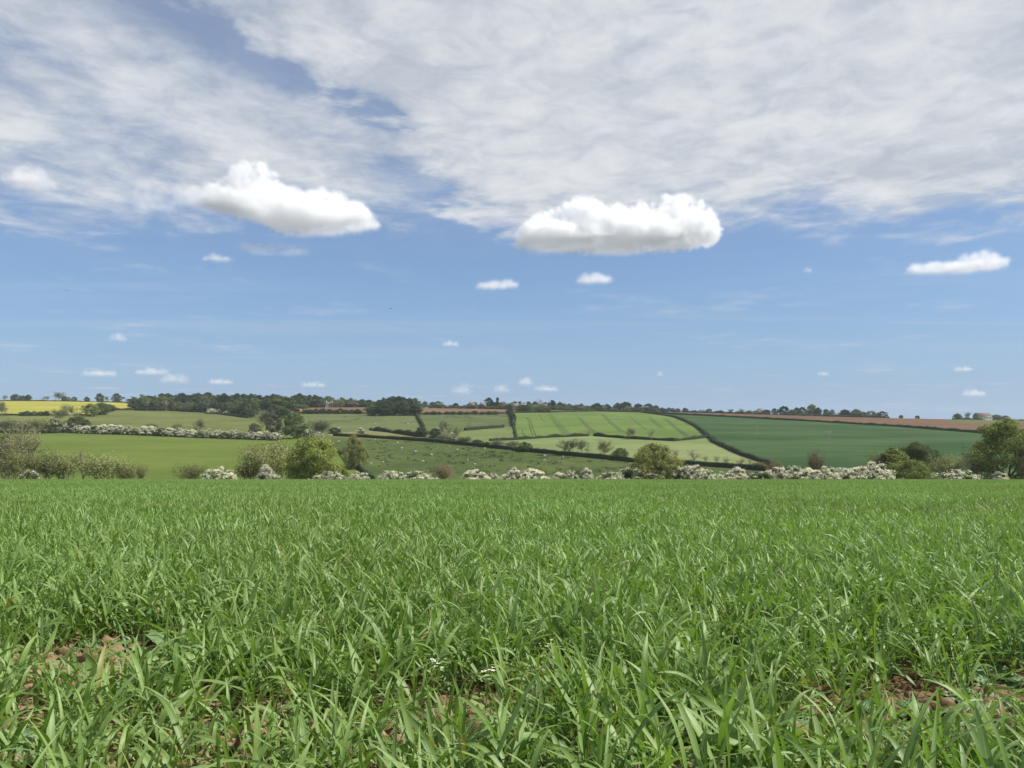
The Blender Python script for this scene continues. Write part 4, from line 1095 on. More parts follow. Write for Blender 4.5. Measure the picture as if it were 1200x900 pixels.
def ground():
    sm = soil_mat(); M['soil'] = sm
    V, Q = grid(np.linspace(-4, 4, 401), np.linspace(.3, 5.2, 246), lambda x, y: Z(x, y) + np.array([soil_h(a, b) for a, b in zip(x, y)]))
    tag(link('crop_soil', build_mesh('crop_soil', V, Q, None, [sm], smooth=True)), 'bare reddish soil at the near edge of the wheat', kind='structure')
    # whole valley floor and the land beyond the ridge; it dips below the separate field sheets of the hillside
    ys = np.concatenate([np.arange(-40, 90, 2.0), np.arange(90, 320, 5.0), np.arange(320, 1000, 20.0), np.arange(1000, 3001, 100.0)])
    xs = np.concatenate([np.arange(-2600, -200, 60.0), np.arange(-200, 200, 5.0), np.arange(200, 2601, 60.0)])
    def zf(x, y):
        z = Z(x, y)
        px = 600 + F * x / np.maximum(y, 1)
        under = np.clip((y - 238) / 10, 0, 1) * np.clip((988 - y) / 8, 0, 1)
        z = z - under * 2.5
        near = (np.abs(x) < 9) & (y < 9) & (y > -3)
        return z - near * .12 - .02
    V, Q = grid(xs, ys, zf)
    gm = field_mat('valley_grass', (0.075, 0.115, 0.03), (0.11, 0.15, 0.042), s1=.03, s2=.4)
    soilidx = (V[Q].mean(1)[:, 1] < 86).astype(int)
    tag(link('ground', build_mesh('ground', V, Q, None, [gm, sm], smooth=True, midx=soilidx)), 'land under the crop and down into the valley', kind='structure')
    # clods
    rs = np.random.RandomState(4)
    ico_t = []; phi = (1 + 5 ** .5) / 2
    iv = np.array([(-1,phi,0),(1,phi,0),(-1,-phi,0),(1,-phi,0),(0,-1,phi),(0,1,phi),(0,-1,-phi),(0,1,-phi),(phi,0,-1),(phi,0,1),(-phi,0,-1),(-phi,0,1)]) / 1.9
    it = [(0,11,5),(0,5,1),(0,1,7),(0,7,10),(0,10,11),(1,5,9),(5,11,4),(11,10,2),(10,7,6),(7,1,8),(3,9,4),(3,4,2),(3,2,6),(3,6,8),(3,8,9),(4,9,5),(2,4,11),(6,2,10),(8,6,7),(9,8,1)]
    # one split for a rounder, lumpier clod
    def split(v, t):
        v = [tuple(x) for x in v]; mid = {}; out = []
        def mp(a, b):
            k = (min(a, b), max(a, b))
            if k not in mid:
                p = (np.array(v[a]) + np.array(v[b])) / 2; v.append(tuple(p / np.linalg.norm(p))); mid[k] = len(v) - 1
            return mid[k]
        for a, b, c in t:
            x, y, z = mp(a, b), mp(b, c), mp(c, a); out += [(a, x, z), (b, y, x), (c, z, y), (x, y, z)]
        return np.array(v), out
    iv, it = split(iv, it)
    mb = MB(); k = 0
    while k < 3000:
        y = rs.uniform(.9, 3.4); x = rs.uniform(-1, 1) * (.75 * y + .3)
        if rs.uniform() > 1.05 - float(crop_gap(np.array([x]), np.array([y]))[0]) + .12: continue
        s = rs.gamma(1.8, .0045) + .004
        v = iv * s * rs.uniform(.65, 1.2, 3); v *= (1 + .22 * rs.normal(0, 1, (len(v), 1)))
        mb.add(v + np.array([x, y, float(Z(x, y)) + soil_h(x, y) + s * .25]), None, it); k += 1
    tag(link('soil_clods', mb.mesh('soil_clods', [sm])), 'loose reddish clods of soil between the wheat plants', kind='stuff')

def straw():
    rs = np.random.RandomState(44); n = 420
    y = rs.uniform(.85, 3.2, n); x = rs.uniform(-1, 1, n) * (.75 * y + .3)
    B = np.c_[x, y, Z(x, y) + .012 + rs.uniform(0, .01, n)]
    V, Q, vp = blades(B, rs.uniform(0, 6.28, n), rs.uniform(.02, .09, n), rs.uniform(.0018, .004, n), R(84) + rs.normal(0, .06, n), rs.uniform(0, .25, n), rs.normal(0, .8, n), 4)
    mt = leaf_mat('dead_straw', (.30, .24, .13), (.52, .44, .27), .15)
    tag(link('dead_straw', build_mesh('dead_straw', V, Q, None, [mt], np.repeat(rs.uniform(0, 1, n), vp), True)), 'dead straw and withered leaves lying on the soil', kind='stuff')

def weed_leaf(mb, base, az, L, W, tilt, bend, rs, lobes=3, r=.5):
    """a broad leaf with a wavy, lobed margin, on a short stalk"""
    n = 15; t = np.linspace(0, 1, n)
    ang = tilt + bend * t + .25 * np.sin(t * 9 + az * 3)
    h = np.r_[0, np.cumsum(np.sin(ang[1:]) * L / (n - 1))]; v = np.r_[0, np.cumsum(np.cos(ang[1:]) * L / (n - 1))]
    d = np.array([math.cos(az), math.sin(az), 0]); s = np.array([-d[1], d[0], 0])
    w = W * .5 * np.where(t < .22, .12, np.sin(np.clip((t - .2) / .8, 0, 1) * math.pi) ** .6 * (1 + .28 * np.sin(t * lobes * 6.28)) + .02)
    P = np.asarray(base) + h[:, None] * d + v[:, None] * np.array([0, 0, 1])
    cols = []
    for c in (-1, -.5, 0, .5, 1):
        up = .22 * abs(c) * w + .08 * W * np.sin(t * 17 + c * 5 + az) * (.3 + abs(c))
        cols.append(P + s * (c * w)[:, None] + up[:, None] * np.array([0, 0, 1]))
    V = np.stack(cols, 1); i = np.arange(n - 1)[:, None] * 5; j = np.arange(4)[None]
    mb.add(V.reshape(-1, 3), np.stack([i + j, i + j + 1, i + 6 + j, i + 5 + j], -1).reshape(-1, 4), r=r)

def weeds():
    def weed_mat(name, c1, c2):
        m, nt, out = new_mat(name)
        tc = nd(nt, 'ShaderNodeTexCoord')
        vo = nd(nt, 'ShaderNodeTexVoronoi', feature='DISTANCE_TO_EDGE', i_Scale=95.); nt.links.new(tc.outputs['Object'], vo.inputs['Vector'])
        a = noise_(nt, tc.outputs['Object'], 40, 4, .65)
        c = mixc(nt, smooth_(nt, a, .3, .7), c1, c2)
        c = mixc(nt, math_(nt, 'MULTIPLY', smooth_(nt, vo.outputs['Distance'], .12, .0), .45), c, tuple(x * 1.35 for x in c2))
        c = mixc(nt, math_(nt, 'MULTIPLY', smooth_(nt, a, .66, .74), .6), c, (.26, .24, .10))
        bp = nd(nt, 'ShaderNodeBump', i_Strength=.7, i_Distance=.004); nt.links.new(vo.outputs['Distance'], bp.inputs['Height'])
        b = nd(nt, 'ShaderNodeBsdfPrincipled', i_Roughness=.55); nt.links.new(c, b.inputs['Base Color']); nt.links.new(bp.outputs[0], b.inputs['Normal'])
        t = nd(nt, 'ShaderNodeBsdfTranslucent'); nt.links.new(c, t.inputs['Color'])
        mx = nd(nt, 'ShaderNodeMixShader', i_0=.28); nt.links.new(b.outputs[0], mx.inputs[1]); nt.links.new(t.outputs[0], mx.inputs[2])
        nt.links.new(mx.outputs[0], out.inputs['Surface']); return m
    wl = weed_mat('weed_leaf', (0.105, 0.195, 0.075), (0.18, 0.275, 0.12))
    wy = weed_mat('weed_leaf_yellowish', (0.15, 0.23, 0.05), (0.23, 0.31, 0.08))
    pet = leaf_mat('white_petal', (.66, .67, .54), (.76, .76, .66), .3, var=.05)
    rs = np.random.RandomState(17)
    def spot(px, py):
        Y = CAMH / ((py - HZ) / F - .0688); return (px - 600) / F * Y, Y
    def weed(px, py, n, L, W, label, mat=wl, tilt=(48, 80), lobes=3, flower=False, group=None):
        x, y = spot(px, py); o = empty('weed_plant', (x, y, float(Z(x, y)) + soil_h(x, y))); tag(o, label, 'weed', group)
        mb = MB()
        for k in range(n):
            weed_leaf(mb, (0, 0, 0), k * 2.4 + rs.uniform(-.3, .3), 1.0 * L * rs.uniform(.7, 1.15), 1.0 * W * rs.uniform(.8, 1.15), R(rs.uniform(*tilt)), R(rs.uniform(5, 40)), rs, lobes, rs.uniform(0, 1))
        link('foliage', mb.mesh('foliage', [mat], True), o)
        if flower:
            hgt = L * 1.5; mb = MB(); mb.tube([(0, 0, 0), (.005, 0, hgt * .5), (.012, .004, hgt)], [.002, .0016, .0012], 5)
            for k in range(5): weed_leaf(mb, (.005 * k / 5, 0, hgt * (.25 + .13 * k)), k * 2.2, L * .35, W * .3, R(50), R(20), rs, 4, .7)
            st = link('stem', mb.mesh('stem', [wy], True), o)
            mb = MB()
            for k in range(7):
                c = np.array([.012 + rs.normal(0, .008), .004 + rs.normal(0, .008), hgt + rs.normal(0, .006)])
                for q in range(4):
                    a = q * 1.57 + rs.uniform(0, 1); d = np.array([math.cos(a), math.sin(a), .25]) * .0056; s = np.array([-d[1], d[0], 0]) * .45
                    mb.add([c, c + d * .6 - s, c + d, c + d * .6 + s], [(0, 1, 2, 3)])
            link('flower_head', mb.mesh('flower_head', [pet]), st)
        return o
    weed(122, 762, 7, .11, .055, 'broad pale weed with large leaves right of the bare soil at left')
    weed(198, 768, 6, .11, .052, 'broad grey green weed, second right of the bare soil at left')
    weed(28, 893, 6, .12, .07, 'large leaved weed in the bottom left corner of the photo')
    weed(150, 792, 6, .10, .06, 'mid sized weed below the two broad pale weeds at left', tilt=(55, 85))
    weed(838, 788, 7, .13, .06, 'grey green lobed weed at the left edge of the right soil patch', lobes=4)
    weed(505, 838, 8, .075, .035, 'flowering weed with a white flower head near the bottom centre', wy, flower=True, lobes=5)
    weed(568, 842, 7, .07, .03, 'smaller white flowering weed right of the taller one at bottom centre', wy, flower=True, lobes=5)
    weed(640, 800, 6, .07, .03, 'white flowering weed in front of a small bare soil hole right of centre', wy, flower=True, lobes=5)
    weed(1040, 842, 7, .10, .05, 'pale weed in the middle of the right bare soil patch')
    weed(1165, 800, 7, .11, .06, 'broad leaved weed at the right border above the soil patch')
    weed(1150, 770, 6, .08, .055, 'yellowish round leaved weed near the right border', wy, lobes=1)
    weed(935, 880, 6, .10, .05, 'pale weed left of the right soil patch at the bottom')
    weed(782, 885, 7, .09, .045, 'pale rosette weed near the bottom, right of centre')
    k = 0
    while k < 95:
        px, py = rs.uniform(0, 1200), rs.uniform(745, 905)
        x, y = spot(px, py)
        if crop_gap(np.array([x]), np.array([y]))[0] > .82: continue
        weed(px, py, rs.randint(4, 8), rs.uniform(.035, .065), rs.uniform(.018, .034), 'small broad leaved seedling weed on thin soil among the near wheat', wy if rs.uniform() < .35 else wl, lobes=rs.randint(1, 5), group='seedling weeds in the thin soil patches'); k += 1

# ------------------------------------------------------------------ hillside surfaces
def hillside():
    mats = {
     'rapeseed_field': field_mat('rapeseed', (0.25, 0.24, 0.055), (0.34, 0.32, 0.07), (0.17, 0.19, 0.05), .012, .12, (.5, 2.2), bump=.5),
     'grass_strip': field_mat('grass_strip', (0.125, 0.140, 0.048), (0.156, 0.170, 0.061), None, .02, .2),
     'upper_pasture': field_mat('upper_pasture', (0.099, 0.116, 0.043), (0.133, 0.147, 0.053), (0.078, 0.093, 0.039), .02, .2),
     'lower_pasture': field_mat('lower_pasture', (0.091, 0.130, 0.031), (0.118, 0.154, 0.039), (0.067, 0.097, 0.027), .016, .12, (.6, 1.6)),
     'tufted_pasture': field_mat('tufted_pasture', (0.062, 0.093, 0.031), (0.095, 0.122, 0.043), (0.036, 0.050, 0.022), .025, .22, bump=.9, fine=.6),
     'pale_strip': field_mat('pale_strip', (0.148, 0.156, 0.065), (0.187, 0.187, 0.082), None, .03, .3),
     'brown_strip': field_mat('plough_strip', (0.148, 0.090, 0.056), (0.190, 0.120, 0.078), None, .02, .2, (.3, 2)),
     'rough_pasture': field_mat('rough_pasture', (0.095, 0.122, 0.049), (0.131, 0.154, 0.065), (0.067, 0.078, 0.038), .02, .16, bump=.8, fine=.5),
     'bank_pasture': field_mat('bank_pasture', (0.073, 0.102, 0.042), (0.109, 0.134, 0.056), (0.055, 0.066, 0.033), .022, .18, fine=.5),
     'pale_paddock': field_mat('pale_paddock', (0.117, 0.150, 0.056), (0.145, 0.180, 0.069), None, .03, .25),
     'spring_wheat_field': field_mat('spring_wheat', (0.090, 0.134, 0.040), (0.125, 0.175, 0.051), (0.070, 0.107, 0.034), .015, .1),
     'pale_meadow': field_mat('pale_meadow', (0.130, 0.173, 0.066), (0.181, 0.218, 0.096), (0.110, 0.135, 0.055), .02, .15, (.6, 1.5)),
     'dark_crop_field': field_mat('dark_crop', (0.034, 0.066, 0.028), (0.060, 0.100, 0.042), (0.030, 0.054, 0.026), .014, .07, (.6, 1.3), rot=.15),
     'ploughed_field': field_mat('ploughed', (0.102, 0.059, 0.040), (0.145, 0.088, 0.058), (0.130, 0.106, 0.062), .012, .12, (.3, 2.4), rot=-.05),
     'hillside': field_mat('hill_grass', (0.079, 0.104, 0.037), (0.109, 0.131, 0.047), None, .02, .2),
    }
    F_ = build_hillside(mats)
    # tractor wheelings in the spring wheat: two bare tracks each, pressed into the crop
    tr = plain_mat('wheeling', (0.03, 0.045, 0.018), .95, .2, .5)
    mb = MB()
    def track(pts, w=1.5):
        wp = [hit(*p) for p in dense(pts, 3.0)]
        P = np.array([(v.x, v.y) for v in wp]); T = unit(np.gradient(P, axis=0)); N = np.c_[-T[:, 1], T[:, 0]]
        A = P + N * w / 2; B = P - N * w / 2
        V = np.concatenate([np.c_[A, Z(A[:, 0], A[:, 1]) + .12], np.c_[B, Z(B[:, 0], B[:, 1]) + .12]]); n = len(P); i = np.arange(n - 1)
        mb.add(V, np.stack([i, i + 1, n + i + 1, n + i], -1))
    for a, b in (((620.5,491),(626.5,511.5)), ((644.5,485.5),(663,509.5)), ((678,489),(700,509.5)), ((706,485.5),(729,506)), ((736,486),(757,503)), ((760,488),(777,502)), ((779,490),(806,511.5)), ((612,503),(615,511)), ((655,494),(668,508)), ((632,486),(639,495))):
        far = a[1] > 493 or a == (632, 486) or a == (736, 486)
        for off in ((0,) if far else (-1.5, 1.5)):
            track([(a[0] + off * .8, a[1]), ((a[0] + b[0]) / 2 + off - .8, (a[1] + b[1]) / 2 + .4), (b[0] + off * 1.3, b[1])], 0.4 if far else 0.5)
    track([(606,498),(640,497),(700,497.5),(758,498)], .8); track([(618,490.5),(619,490.8)], 3)
    link('wheelings', mb.mesh('wheelings', [tr]), F_['spring_wheat_field'])
    # dark rushy tufts in the grazed pastures
    rs = np.random.RandomState(8); mb = MB()
    def tuft(px, py, s):
        p = hit(px, py); n = 16
        Pn = np.array(p) + rs.normal(0, 1, (n, 3)) * np.array([s * .5, s * .5, .12]) + np.array([0, 0, .35])
        leaf_faces(mb, Pn, rs.normal(0, 1, (n, 3)) + np.array([0, -.4, .6]), .42, rs, .7)
    k = 0
    while k < 330:
        px = rs.uniform(435, 760); py = 513 + rs.uniform(0, 48)
        if not in_poly(np.array([px]), np.array([py]), FIELDS[4][1])[0]: continue
        dens = .5 + .5 * mnoise.noise(Vector((px * .035, py * .11, 2))) + .35 * math.exp(-((px - 575) / 60) ** 2 - ((py - 537) / 7) ** 2)
        if py > 556 or rs.uniform() > dens ** 2 * 1.1: continue
        for q in range(rs.randint(1, 4)): tuft(px + rs.normal(0, 3), py + rs.normal(0, .5), rs.uniform(.5, 1.5)); k += 1
    for px, py in ((476,496),(482,494.5),(404,489),(415,490),(396,493.5),(407,494),(413,492.5),(522,489),(530,488),(536,489.5),(553,490),(545,488.5),(617,490.5)):
        for q in range(5): tuft(px + rs.normal(0, 3), py + rs.normal(0, .4), 1.4)
    tag(link('rush_tufts', mb.mesh('rush_tufts', [M['leaf_dark']])), 'dark rushy tufts scattered over the grazed pastures', kind='stuff')

# ------------------------------------------------------------------ clouds
def cloud_material(dens):
    m, nt, out = new_mat('cloud_vapour')
    v = nd(nt, 'ShaderNodeVolumePrincipled'); v.inputs['Color'].default_value = (.968, .971, .977, 1)
    v.inputs['Density'].default_value = dens; v.inputs['Anisotropy'].default_value = .1
    nt.links.new(v.outputs[0], out.inputs['Volume'])
    return m

def cloud(mat, name, label, Y, top, base, depth=.5, vox=9., dens=.03, r0=30., amp=1.0, nsc=1.0, n=1600, seed=1, group=None):
    """a heap of vapour: top and base are photo outlines [(px,py),..], Y metres away; density grown in a voxel cube"""
    rs = np.random.RandomState(seed)
    k = Y / F
    tx, ty = np.array(top, float).T; bx, by = np.array(base, float).T
    cx = (tx.min() + tx.max()) / 2; hw = (tx.max() - tx.min()) / 2 * k
    P = []
    while len(P) < n:
        px = rs.uniform(tx.min(), tx.max()); dy = rs.uniform(-1, 1)
        u = (px - cx) * k / hw
        if u * u * .8 + dy * dy > 1: continue
        t = HZ - np.interp(px, tx, ty); b = HZ - np.interp(px, bx, by)
        f = math.sqrt(max(0, 1 - dy * dy)) * (.75 + .25 * math.sin(dy * 5 + px * .05))
        zt = b * k + (t - b) * k * f; zb = b * k
        lo, hi = zb + r0 * .6, zt - r0
        if hi < lo: lo = hi = (zb + zt) / 2
        P.append(((px - cx) * k * (1 - r0 / hw * .8), dy * hw * depth, rs.uniform(lo, hi)))
    P = np.array(P); zc = P[:, 2].mean(); P[:, 2] -= zc
    me = bpy.data.meshes.new(name); me.vertices.add(len(P)); me.vertices.foreach_set('co', P.astype(np.float32).ravel())
    o = bpy.data.objects.new('seed', me); COL.objects.link(o)
    ng = bpy.data.node_groups.new('vapour', 'GeometryNodeTree')
    ng.interface.new_socket('Geometry', in_out='INPUT', socket_type='NodeSocketGeometry')
    ng.interface.new_socket('Geometry', in_out='OUTPUT', socket_type='NodeSocketGeometry')
    gi = ng.nodes.new('NodeGroupInput'); go = ng.nodes.new('NodeGroupOutput')
    vc = ng.nodes.new('GeometryNodeVolumeCube')
    pad = r0 * 2.2 + 10
    lo = P.min(0) - pad; hi = P.max(0) + pad
    vc.inputs['Min'].default_value = tuple(lo); vc.inputs['Max'].default_value = tuple(hi)
    for i, ax in enumerate('XYZ'): vc.inputs['Resolution ' + ax].default_value = int(max(8, (hi[i] - lo[i]) / vox))
    pr = ng.nodes.new('GeometryNodeProximity'); pr.target_element = 'POINTS'
    ng.links.new(gi.outputs[0], pr.inputs[0])
    ps = ng.nodes.new('GeometryNodeInputPosition')
    def noise3(scale, det, rough, off):
        ad = ng.nodes.new('ShaderNodeVectorMath'); ad.operation = 'ADD'; ad.inputs[1].default_value = (off, off * .7, off * 1.3)
        ng.links.new(ps.outputs[0], ad.inputs[0])
        nz = ng.nodes.new('ShaderNodeTexNoise'); nz.inputs['Scale'].default_value = scale; nz.inputs['Detail'].default_value = det; nz.inputs['Roughness'].default_value = rough
        ng.links.new(ad.outputs[0], nz.inputs['Vector']); return nz.outputs[0]
    n1 = noise3(1 / (r0 * 3.4 * nsc), 6, .62, seed * 137.)
    # density = clamp((r0 - dist + (noise-.5)*amp*r0*2) / (.35 r0)) * dens, thinner towards the flat base
    a = math_(ng, 'SUBTRACT', r0, pr.outputs['Distance'])
    a = math_(ng, 'MULTIPLY_ADD', math_(ng, 'SUBTRACT', n1, .52), amp * r0 * 4.2, a)
    n2 = noise3(1 / (r0 * .9 * nsc), 3, .6, seed * 71.)
    a = math_(ng, 'MULTIPLY_ADD', math_(ng, 'SUBTRACT', n2, .5), amp * r0 * 1.7, a)
    vc.inputs['Background'].default_value = -r0 * 2
    sx = ng.nodes.new('ShaderNodeSeparateXYZ'); ng.links.new(ps.outputs[0], sx.inputs[0])
    flat = math_(ng, 'MULTIPLY_ADD', n2, r0 * .5, math_(ng, 'SUBTRACT', sx.outputs[2], float(np.percentile(P[:, 2], 5)) - r0 * .1))
    a = math_(ng, 'MINIMUM', a, flat)
    ng.links.new(a, vc.inputs['Density'])
    vm = ng.nodes.new('GeometryNodeVolumeToMesh'); vm.inputs['Threshold'].default_value = 0.0; vm.inputs['Adaptivity'].default_value = 0.0
    ng.links.new(vc.outputs[0], vm.inputs['Volume']); ng.links.new(vm.outputs[0], go.inputs[0])
    md = o.modifiers.new('vapour', 'NODES'); md.node_group = ng
    root = None
    for th, sh, nm in ((-.75 * r0, .05, name), (-.35 * r0, .14, 'rim'), (0, .31, 'rim'), (.4 * r0, .5, 'core')):
        vm.inputs['Threshold'].default_value = th
        o.update_tag(); bpy.context.view_layer.update()
        res = bpy.data.meshes.new_from_object(o.evaluated_get(bpy.context.evaluated_depsgraph_get())); res.name = nm
        if len(res.polygons) < 4: continue
        res.materials.clear(); res.materials.append(cloud_material(dens * sh))
        c = link(nm, res, root)
        if root is None:
            root = c; c.location = ((cx - 600) * k, Y, zc + CAMH); tag(c, label, 'cloud', group)
    bpy.data.objects.remove(o); bpy.data.meshes.remove(me); bpy.data.node_groups.remove(ng)
    return root

def clouds():
    m = None
    cloud(m, 'cumulus_cloud', 'large white flat based cumulus right of centre, the most solid cloud', 4400,
          [(606,272),(612,258),(625,247),(650,239),(668,235),(690,231),(705,237),(722,235),(740,237),(755,230),(775,226),(795,227),(812,230),(826,240),(836,262),(838,275)],
          [(606,288),(720,291),(838,283)], .42, 5.5, .032, 22, 1.3, 1.5, 6000, 3)
    cloud(m, 'cumulus_cloud', 'large white cumulus left of centre with a soft trailing base', 4300,
          [(240,222),(252,208),(262,202),(275,192),(290,187),(308,187),(324,193),(335,208),(350,210),(365,208),(382,214),(400,222),(415,232),(430,240),(442,252)],
          [(240,240),(260,246),(300,256),(330,270),(380,270),(442,262)], .42, 5.5, .022, 22, 1.1, 1.5, 5000, 5)
    cloud(m, 'cumulus_cloud', 'ragged white cumulus patch at the upper left border of the photo', 4700, [(6,205),(18,193),(32,182),(45,193),(62,206)], [(6,216),(62,219)], .5, 9, .010, 26, 1.2, 1, 500, 7)
    cloud(m, 'cumulus_cloud', 'long low white cloud at the right, thin tail to its left', 5600, [(1064,313),(1088,310),(1108,308),(1125,299),(1140,293),(1158,291),(1172,295),(1180,303)], [(1064,316),(1110,318),(1180,313)], .4, 9, .012, 26, .9, 1, 700, 9)
    cloud(m, 'cumulus_cloud', 'small white cloud in the blue, left of a close pair at centre', 6000, [(558,335),(575,329),(594,325),(608,328)], [(558,338),(608,336)], .5, 9, .010, 22, 1.1, 1, 320, 11)
    cloud(m, 'cumulus_cloud', 'small white cloud in the blue, right of a close pair at centre', 6000, [(676,325),(686,318),(704,317),(717,325)], [(676,332),(717,330)], .5, 9, .011, 24, .9, 1, 320, 13)
    cloud(m, 'thin_cloud', 'thin soft streak of cloud trailing under the left cumulus', 4500, [(280,290),(300,284),(325,285),(362,291)], [(280,293),(320,297),(362,296)], .5, 10, .0035, 22, 1.5, 1.6, 260, 41)
    cloud(m, 'thin_cloud', 'thin soft bank of cloud reaching left from the left cumulus', 4500, [(120,226),(150,218),(180,216),(215,222)], [(120,238),(170,246),(215,247)], .6, 12, .0030, 30, 1.5, 1.6, 320, 43)
    cloud(m, 'thin_cloud', 'half transparent cloud melting into the left end of the left cumulus', 4350, [(204,222),(218,210),(240,205),(262,206),(290,214)], [(204,240),(250,248),(290,254)], .5, 9, .0045, 26, 1.4, 1.5, 700, 45)
    W = [(255,302,34,7,'flat wisp of cloud in the blue below the left cumulus'),(138,395,20,9,'small bright puff low at the left above the yellow field'),(528,402,18,7,'tiny puff of cloud low in the blue left of centre'),
         (115,437,38,7,'flat puff leftmost of the low bank over the yellow field'),(178,435,38,7,'flat upper puff of the low bank over the left wood'),(203,443,34,11,'thickest puff of the low bank over the left wood'),
         (542,456,22,10,'round puff low over the middle of the ridge, left of two'),(588,455,18,10,'round puff low over the village, right of two'),(616,447,18,8,'small puff above a wider flat one over the village'),
         (640,455,26,6,'flat puff over the right end of the village'),(367,450,30,6,'thin puff low above the ridge wood and left brown strip'),(258,447,28,6,'faint thin puff low over the left ridge wood'),
         (1129,432,18,6,'upper of two little puffs low at the right above the barn'),(1141,460,24,8,'lower of two little puffs low at the right above the barn'),(946,316,10,6,'faint speck of cloud alone in the blue at right'),(965,437,10,6,'faint speck of cloud low in the blue at right'),(773,438,8,5,'faintest speck of cloud low right of centre')]
    for i, (px, py, w, h, lb) in enumerate(W):
        h *= 1.2
        Y = float(np.clip(1150 / ((HZ - py - h / 2) / F), 5000, 16000)); k = Y / F
        rr = h * k * .36
        cloud(m, 'small_cloud', lb, Y, [(px - w / 2, py), (px - w * .2, py - h * .4), (px + w * .1, py - h / 2), (px + w / 2, py)], [(px - w / 2, py + h * .35), (px + w / 2, py + h * .35)], .5, max(8, w * k / 60), .15 / rr, rr, 1.5, .8, 160, 50 + i)

# ------------------------------------------------------------------ sky, sun, air, camera
SUN_EL, SUN_AZ = R(52), R(96)
def sky():
    w = bpy.data.worlds.new('World'); C.world = w; w.use_nodes = True; nt = w.node_tree; nt.nodes.clear()
    out = nd(nt, 'ShaderNodeOutputWorld')
    st = nd(nt, 'ShaderNodeTexSky', sky_type='NISHITA', sun_disc=False, sun_elevation=SUN_EL, sun_rotation=SUN_AZ, altitude=100., air_density=1.0, dust_density=.6, ozone_density=2.5)
    bg = nd(nt, 'ShaderNodeBackground', i_Strength=SKY)
    # a high broken sheet of cloud, laid out on a level layer overhead
    tc = nd(nt, 'ShaderNodeTexCoord'); sx = nd(nt, 'ShaderNodeSeparateXYZ'); nt.links.new(tc.outputs['Generated'], sx.inputs[0])
    x, y, z = sx.outputs
    zz = math_(nt, 'MAXIMUM', math_(nt, 'ADD', z, .05), .03)
    cb = nd(nt, 'ShaderNodeCombineXYZ'); nt.links.new(math_(nt, 'DIVIDE', x, zz), cb.inputs[0]); nt.links.new(math_(nt, 'DIVIDE', y, zz), cb.inputs[1])
    az = math_(nt, 'ARCTAN2', x, y); el = math_(nt, 'DIVIDE', z, math_(nt, 'SQRT', math_(nt, 'ADD', math_(nt, 'MULTIPLY', x, x), math_(nt, 'MULTIPLY', y, y))))
    low = math_(nt, 'EXPONENT', math_(nt, 'DIVIDE', math_(nt, 'MAXIMUM', el, 0.0), -.20))
    sat = nd(nt, 'ShaderNodeHueSaturation', i_Saturation=1.0); nt.links.new(mixc(nt, 1.0, st.outputs[0], (.88, 1.03, 1.2), 'MULTIPLY'), sat.inputs['Color'])
    tint = mixc(nt, math_(nt, 'MULTIPLY', low, .85), sat.outputs[0], tuple(c / SKY / 1.32 for c in (0.310, 0.448, 0.685)))
    tint = mixc(nt, smooth_(nt, z, -.01, -.06), tint, tuple(c / SKY for c in (.22, .235, .255)))
    nt.links.new(tint, bg.inputs[0])
    el = math_(nt, 'DIVIDE', el, math_(nt, 'MAXIMUM', math_(nt, 'COSINE', az), .45))
    mp = nd(nt, 'ShaderNodeMapping'); mp.inputs['Rotation'].default_value = (0, 0, R(-22)); mp.inputs['Scale'].default_value = (1.0, 1.0, 1); nt.links.new(cb.outputs[0], mp.inputs[0])
    n1 = noise_(nt, mp.outputs[0], 1.1, 7, .55, .15)
    n2 = noise_(nt, mp.outputs[0], 3.1, 6, .6, .3)
    n3 = noise_(nt, cb.outputs[0], .55, 3, .5)
    n4 = noise_(nt, mp.outputs[0], 7.5, 5, .62, .6)
    # coverage grows with height; a ragged blue rift runs down through the left half
    edge = math_(nt, 'MULTIPLY_ADD', math_(nt, 'SUBTRACT', n3, .5), .10, math_(nt, 'MULTIPLY_ADD', math_(nt, 'SUBTRACT', n2, .5), .07, el))
    cov = math_(nt, 'MULTIPLY', smooth_(nt, edge, .20, .335), math_(nt, 'MULTIPLY_ADD', smooth_(nt, az, -.42, -.05), .30, .72))
    dist = math_(nt, 'ADD', math_(nt, 'MULTIPLY', math_(nt, 'ADD', az, .446), .613), math_(nt, 'MULTIPLY', math_(nt, 'SUBTRACT', el, .55), .79))
    dist = math_(nt, 'MULTIPLY_ADD', math_(nt, 'SUBTRACT', n1, .5), .30, dist)
    dist = math_(nt, 'MULTIPLY_ADD', math_(nt, 'SUBTRACT', n2, .5), .16, dist)
    rift = math_(nt, 'EXPONENT', math_(nt, 'MULTIPLY', math_(nt, 'POWER', math_(nt, 'DIVIDE', math_(nt, 'ABSOLUTE', dist), .036), 2.0), -1.0))
    d = math_(nt, 'MULTIPLY_ADD', cov, 1.0, math_(nt, 'MULTIPLY', math_(nt, 'SUBTRACT', n1, .5), 1.35))
    d = math_(nt, 'MULTIPLY_ADD', math_(nt, 'SUBTRACT', n2, .5), .85, d)
    d = math_(nt, 'MULTIPLY_ADD', math_(nt, 'SUBTRACT', n4, .5), .26, d)
    rift = math_(nt, 'MULTIPLY', rift, math_(nt, 'MULTIPLY_ADD', smooth_(nt, noise_(nt, cb.outputs[0], 1.9, 4, .6, .4), .36, .6), .75, .25))
    d = math_(nt, 'MULTIPLY_ADD', rift, -.48, d)
    thick = math_(nt, 'MULTIPLY', smooth_(nt, d, .02, .98), .94)
    # thin streaks lower down
    mp2 = nd(nt, 'ShaderNodeMapping'); mp2.inputs['Scale'].default_value = (.10, .45, 1); mp2.inputs['Rotation'].default_value = (0, 0, .12); nt.links.new(cb.outputs[0], mp2.inputs[0])
    s = smooth_(nt, noise_(nt, mp2.outputs[0], 1.6, 5, .55, .4), .50, .80)
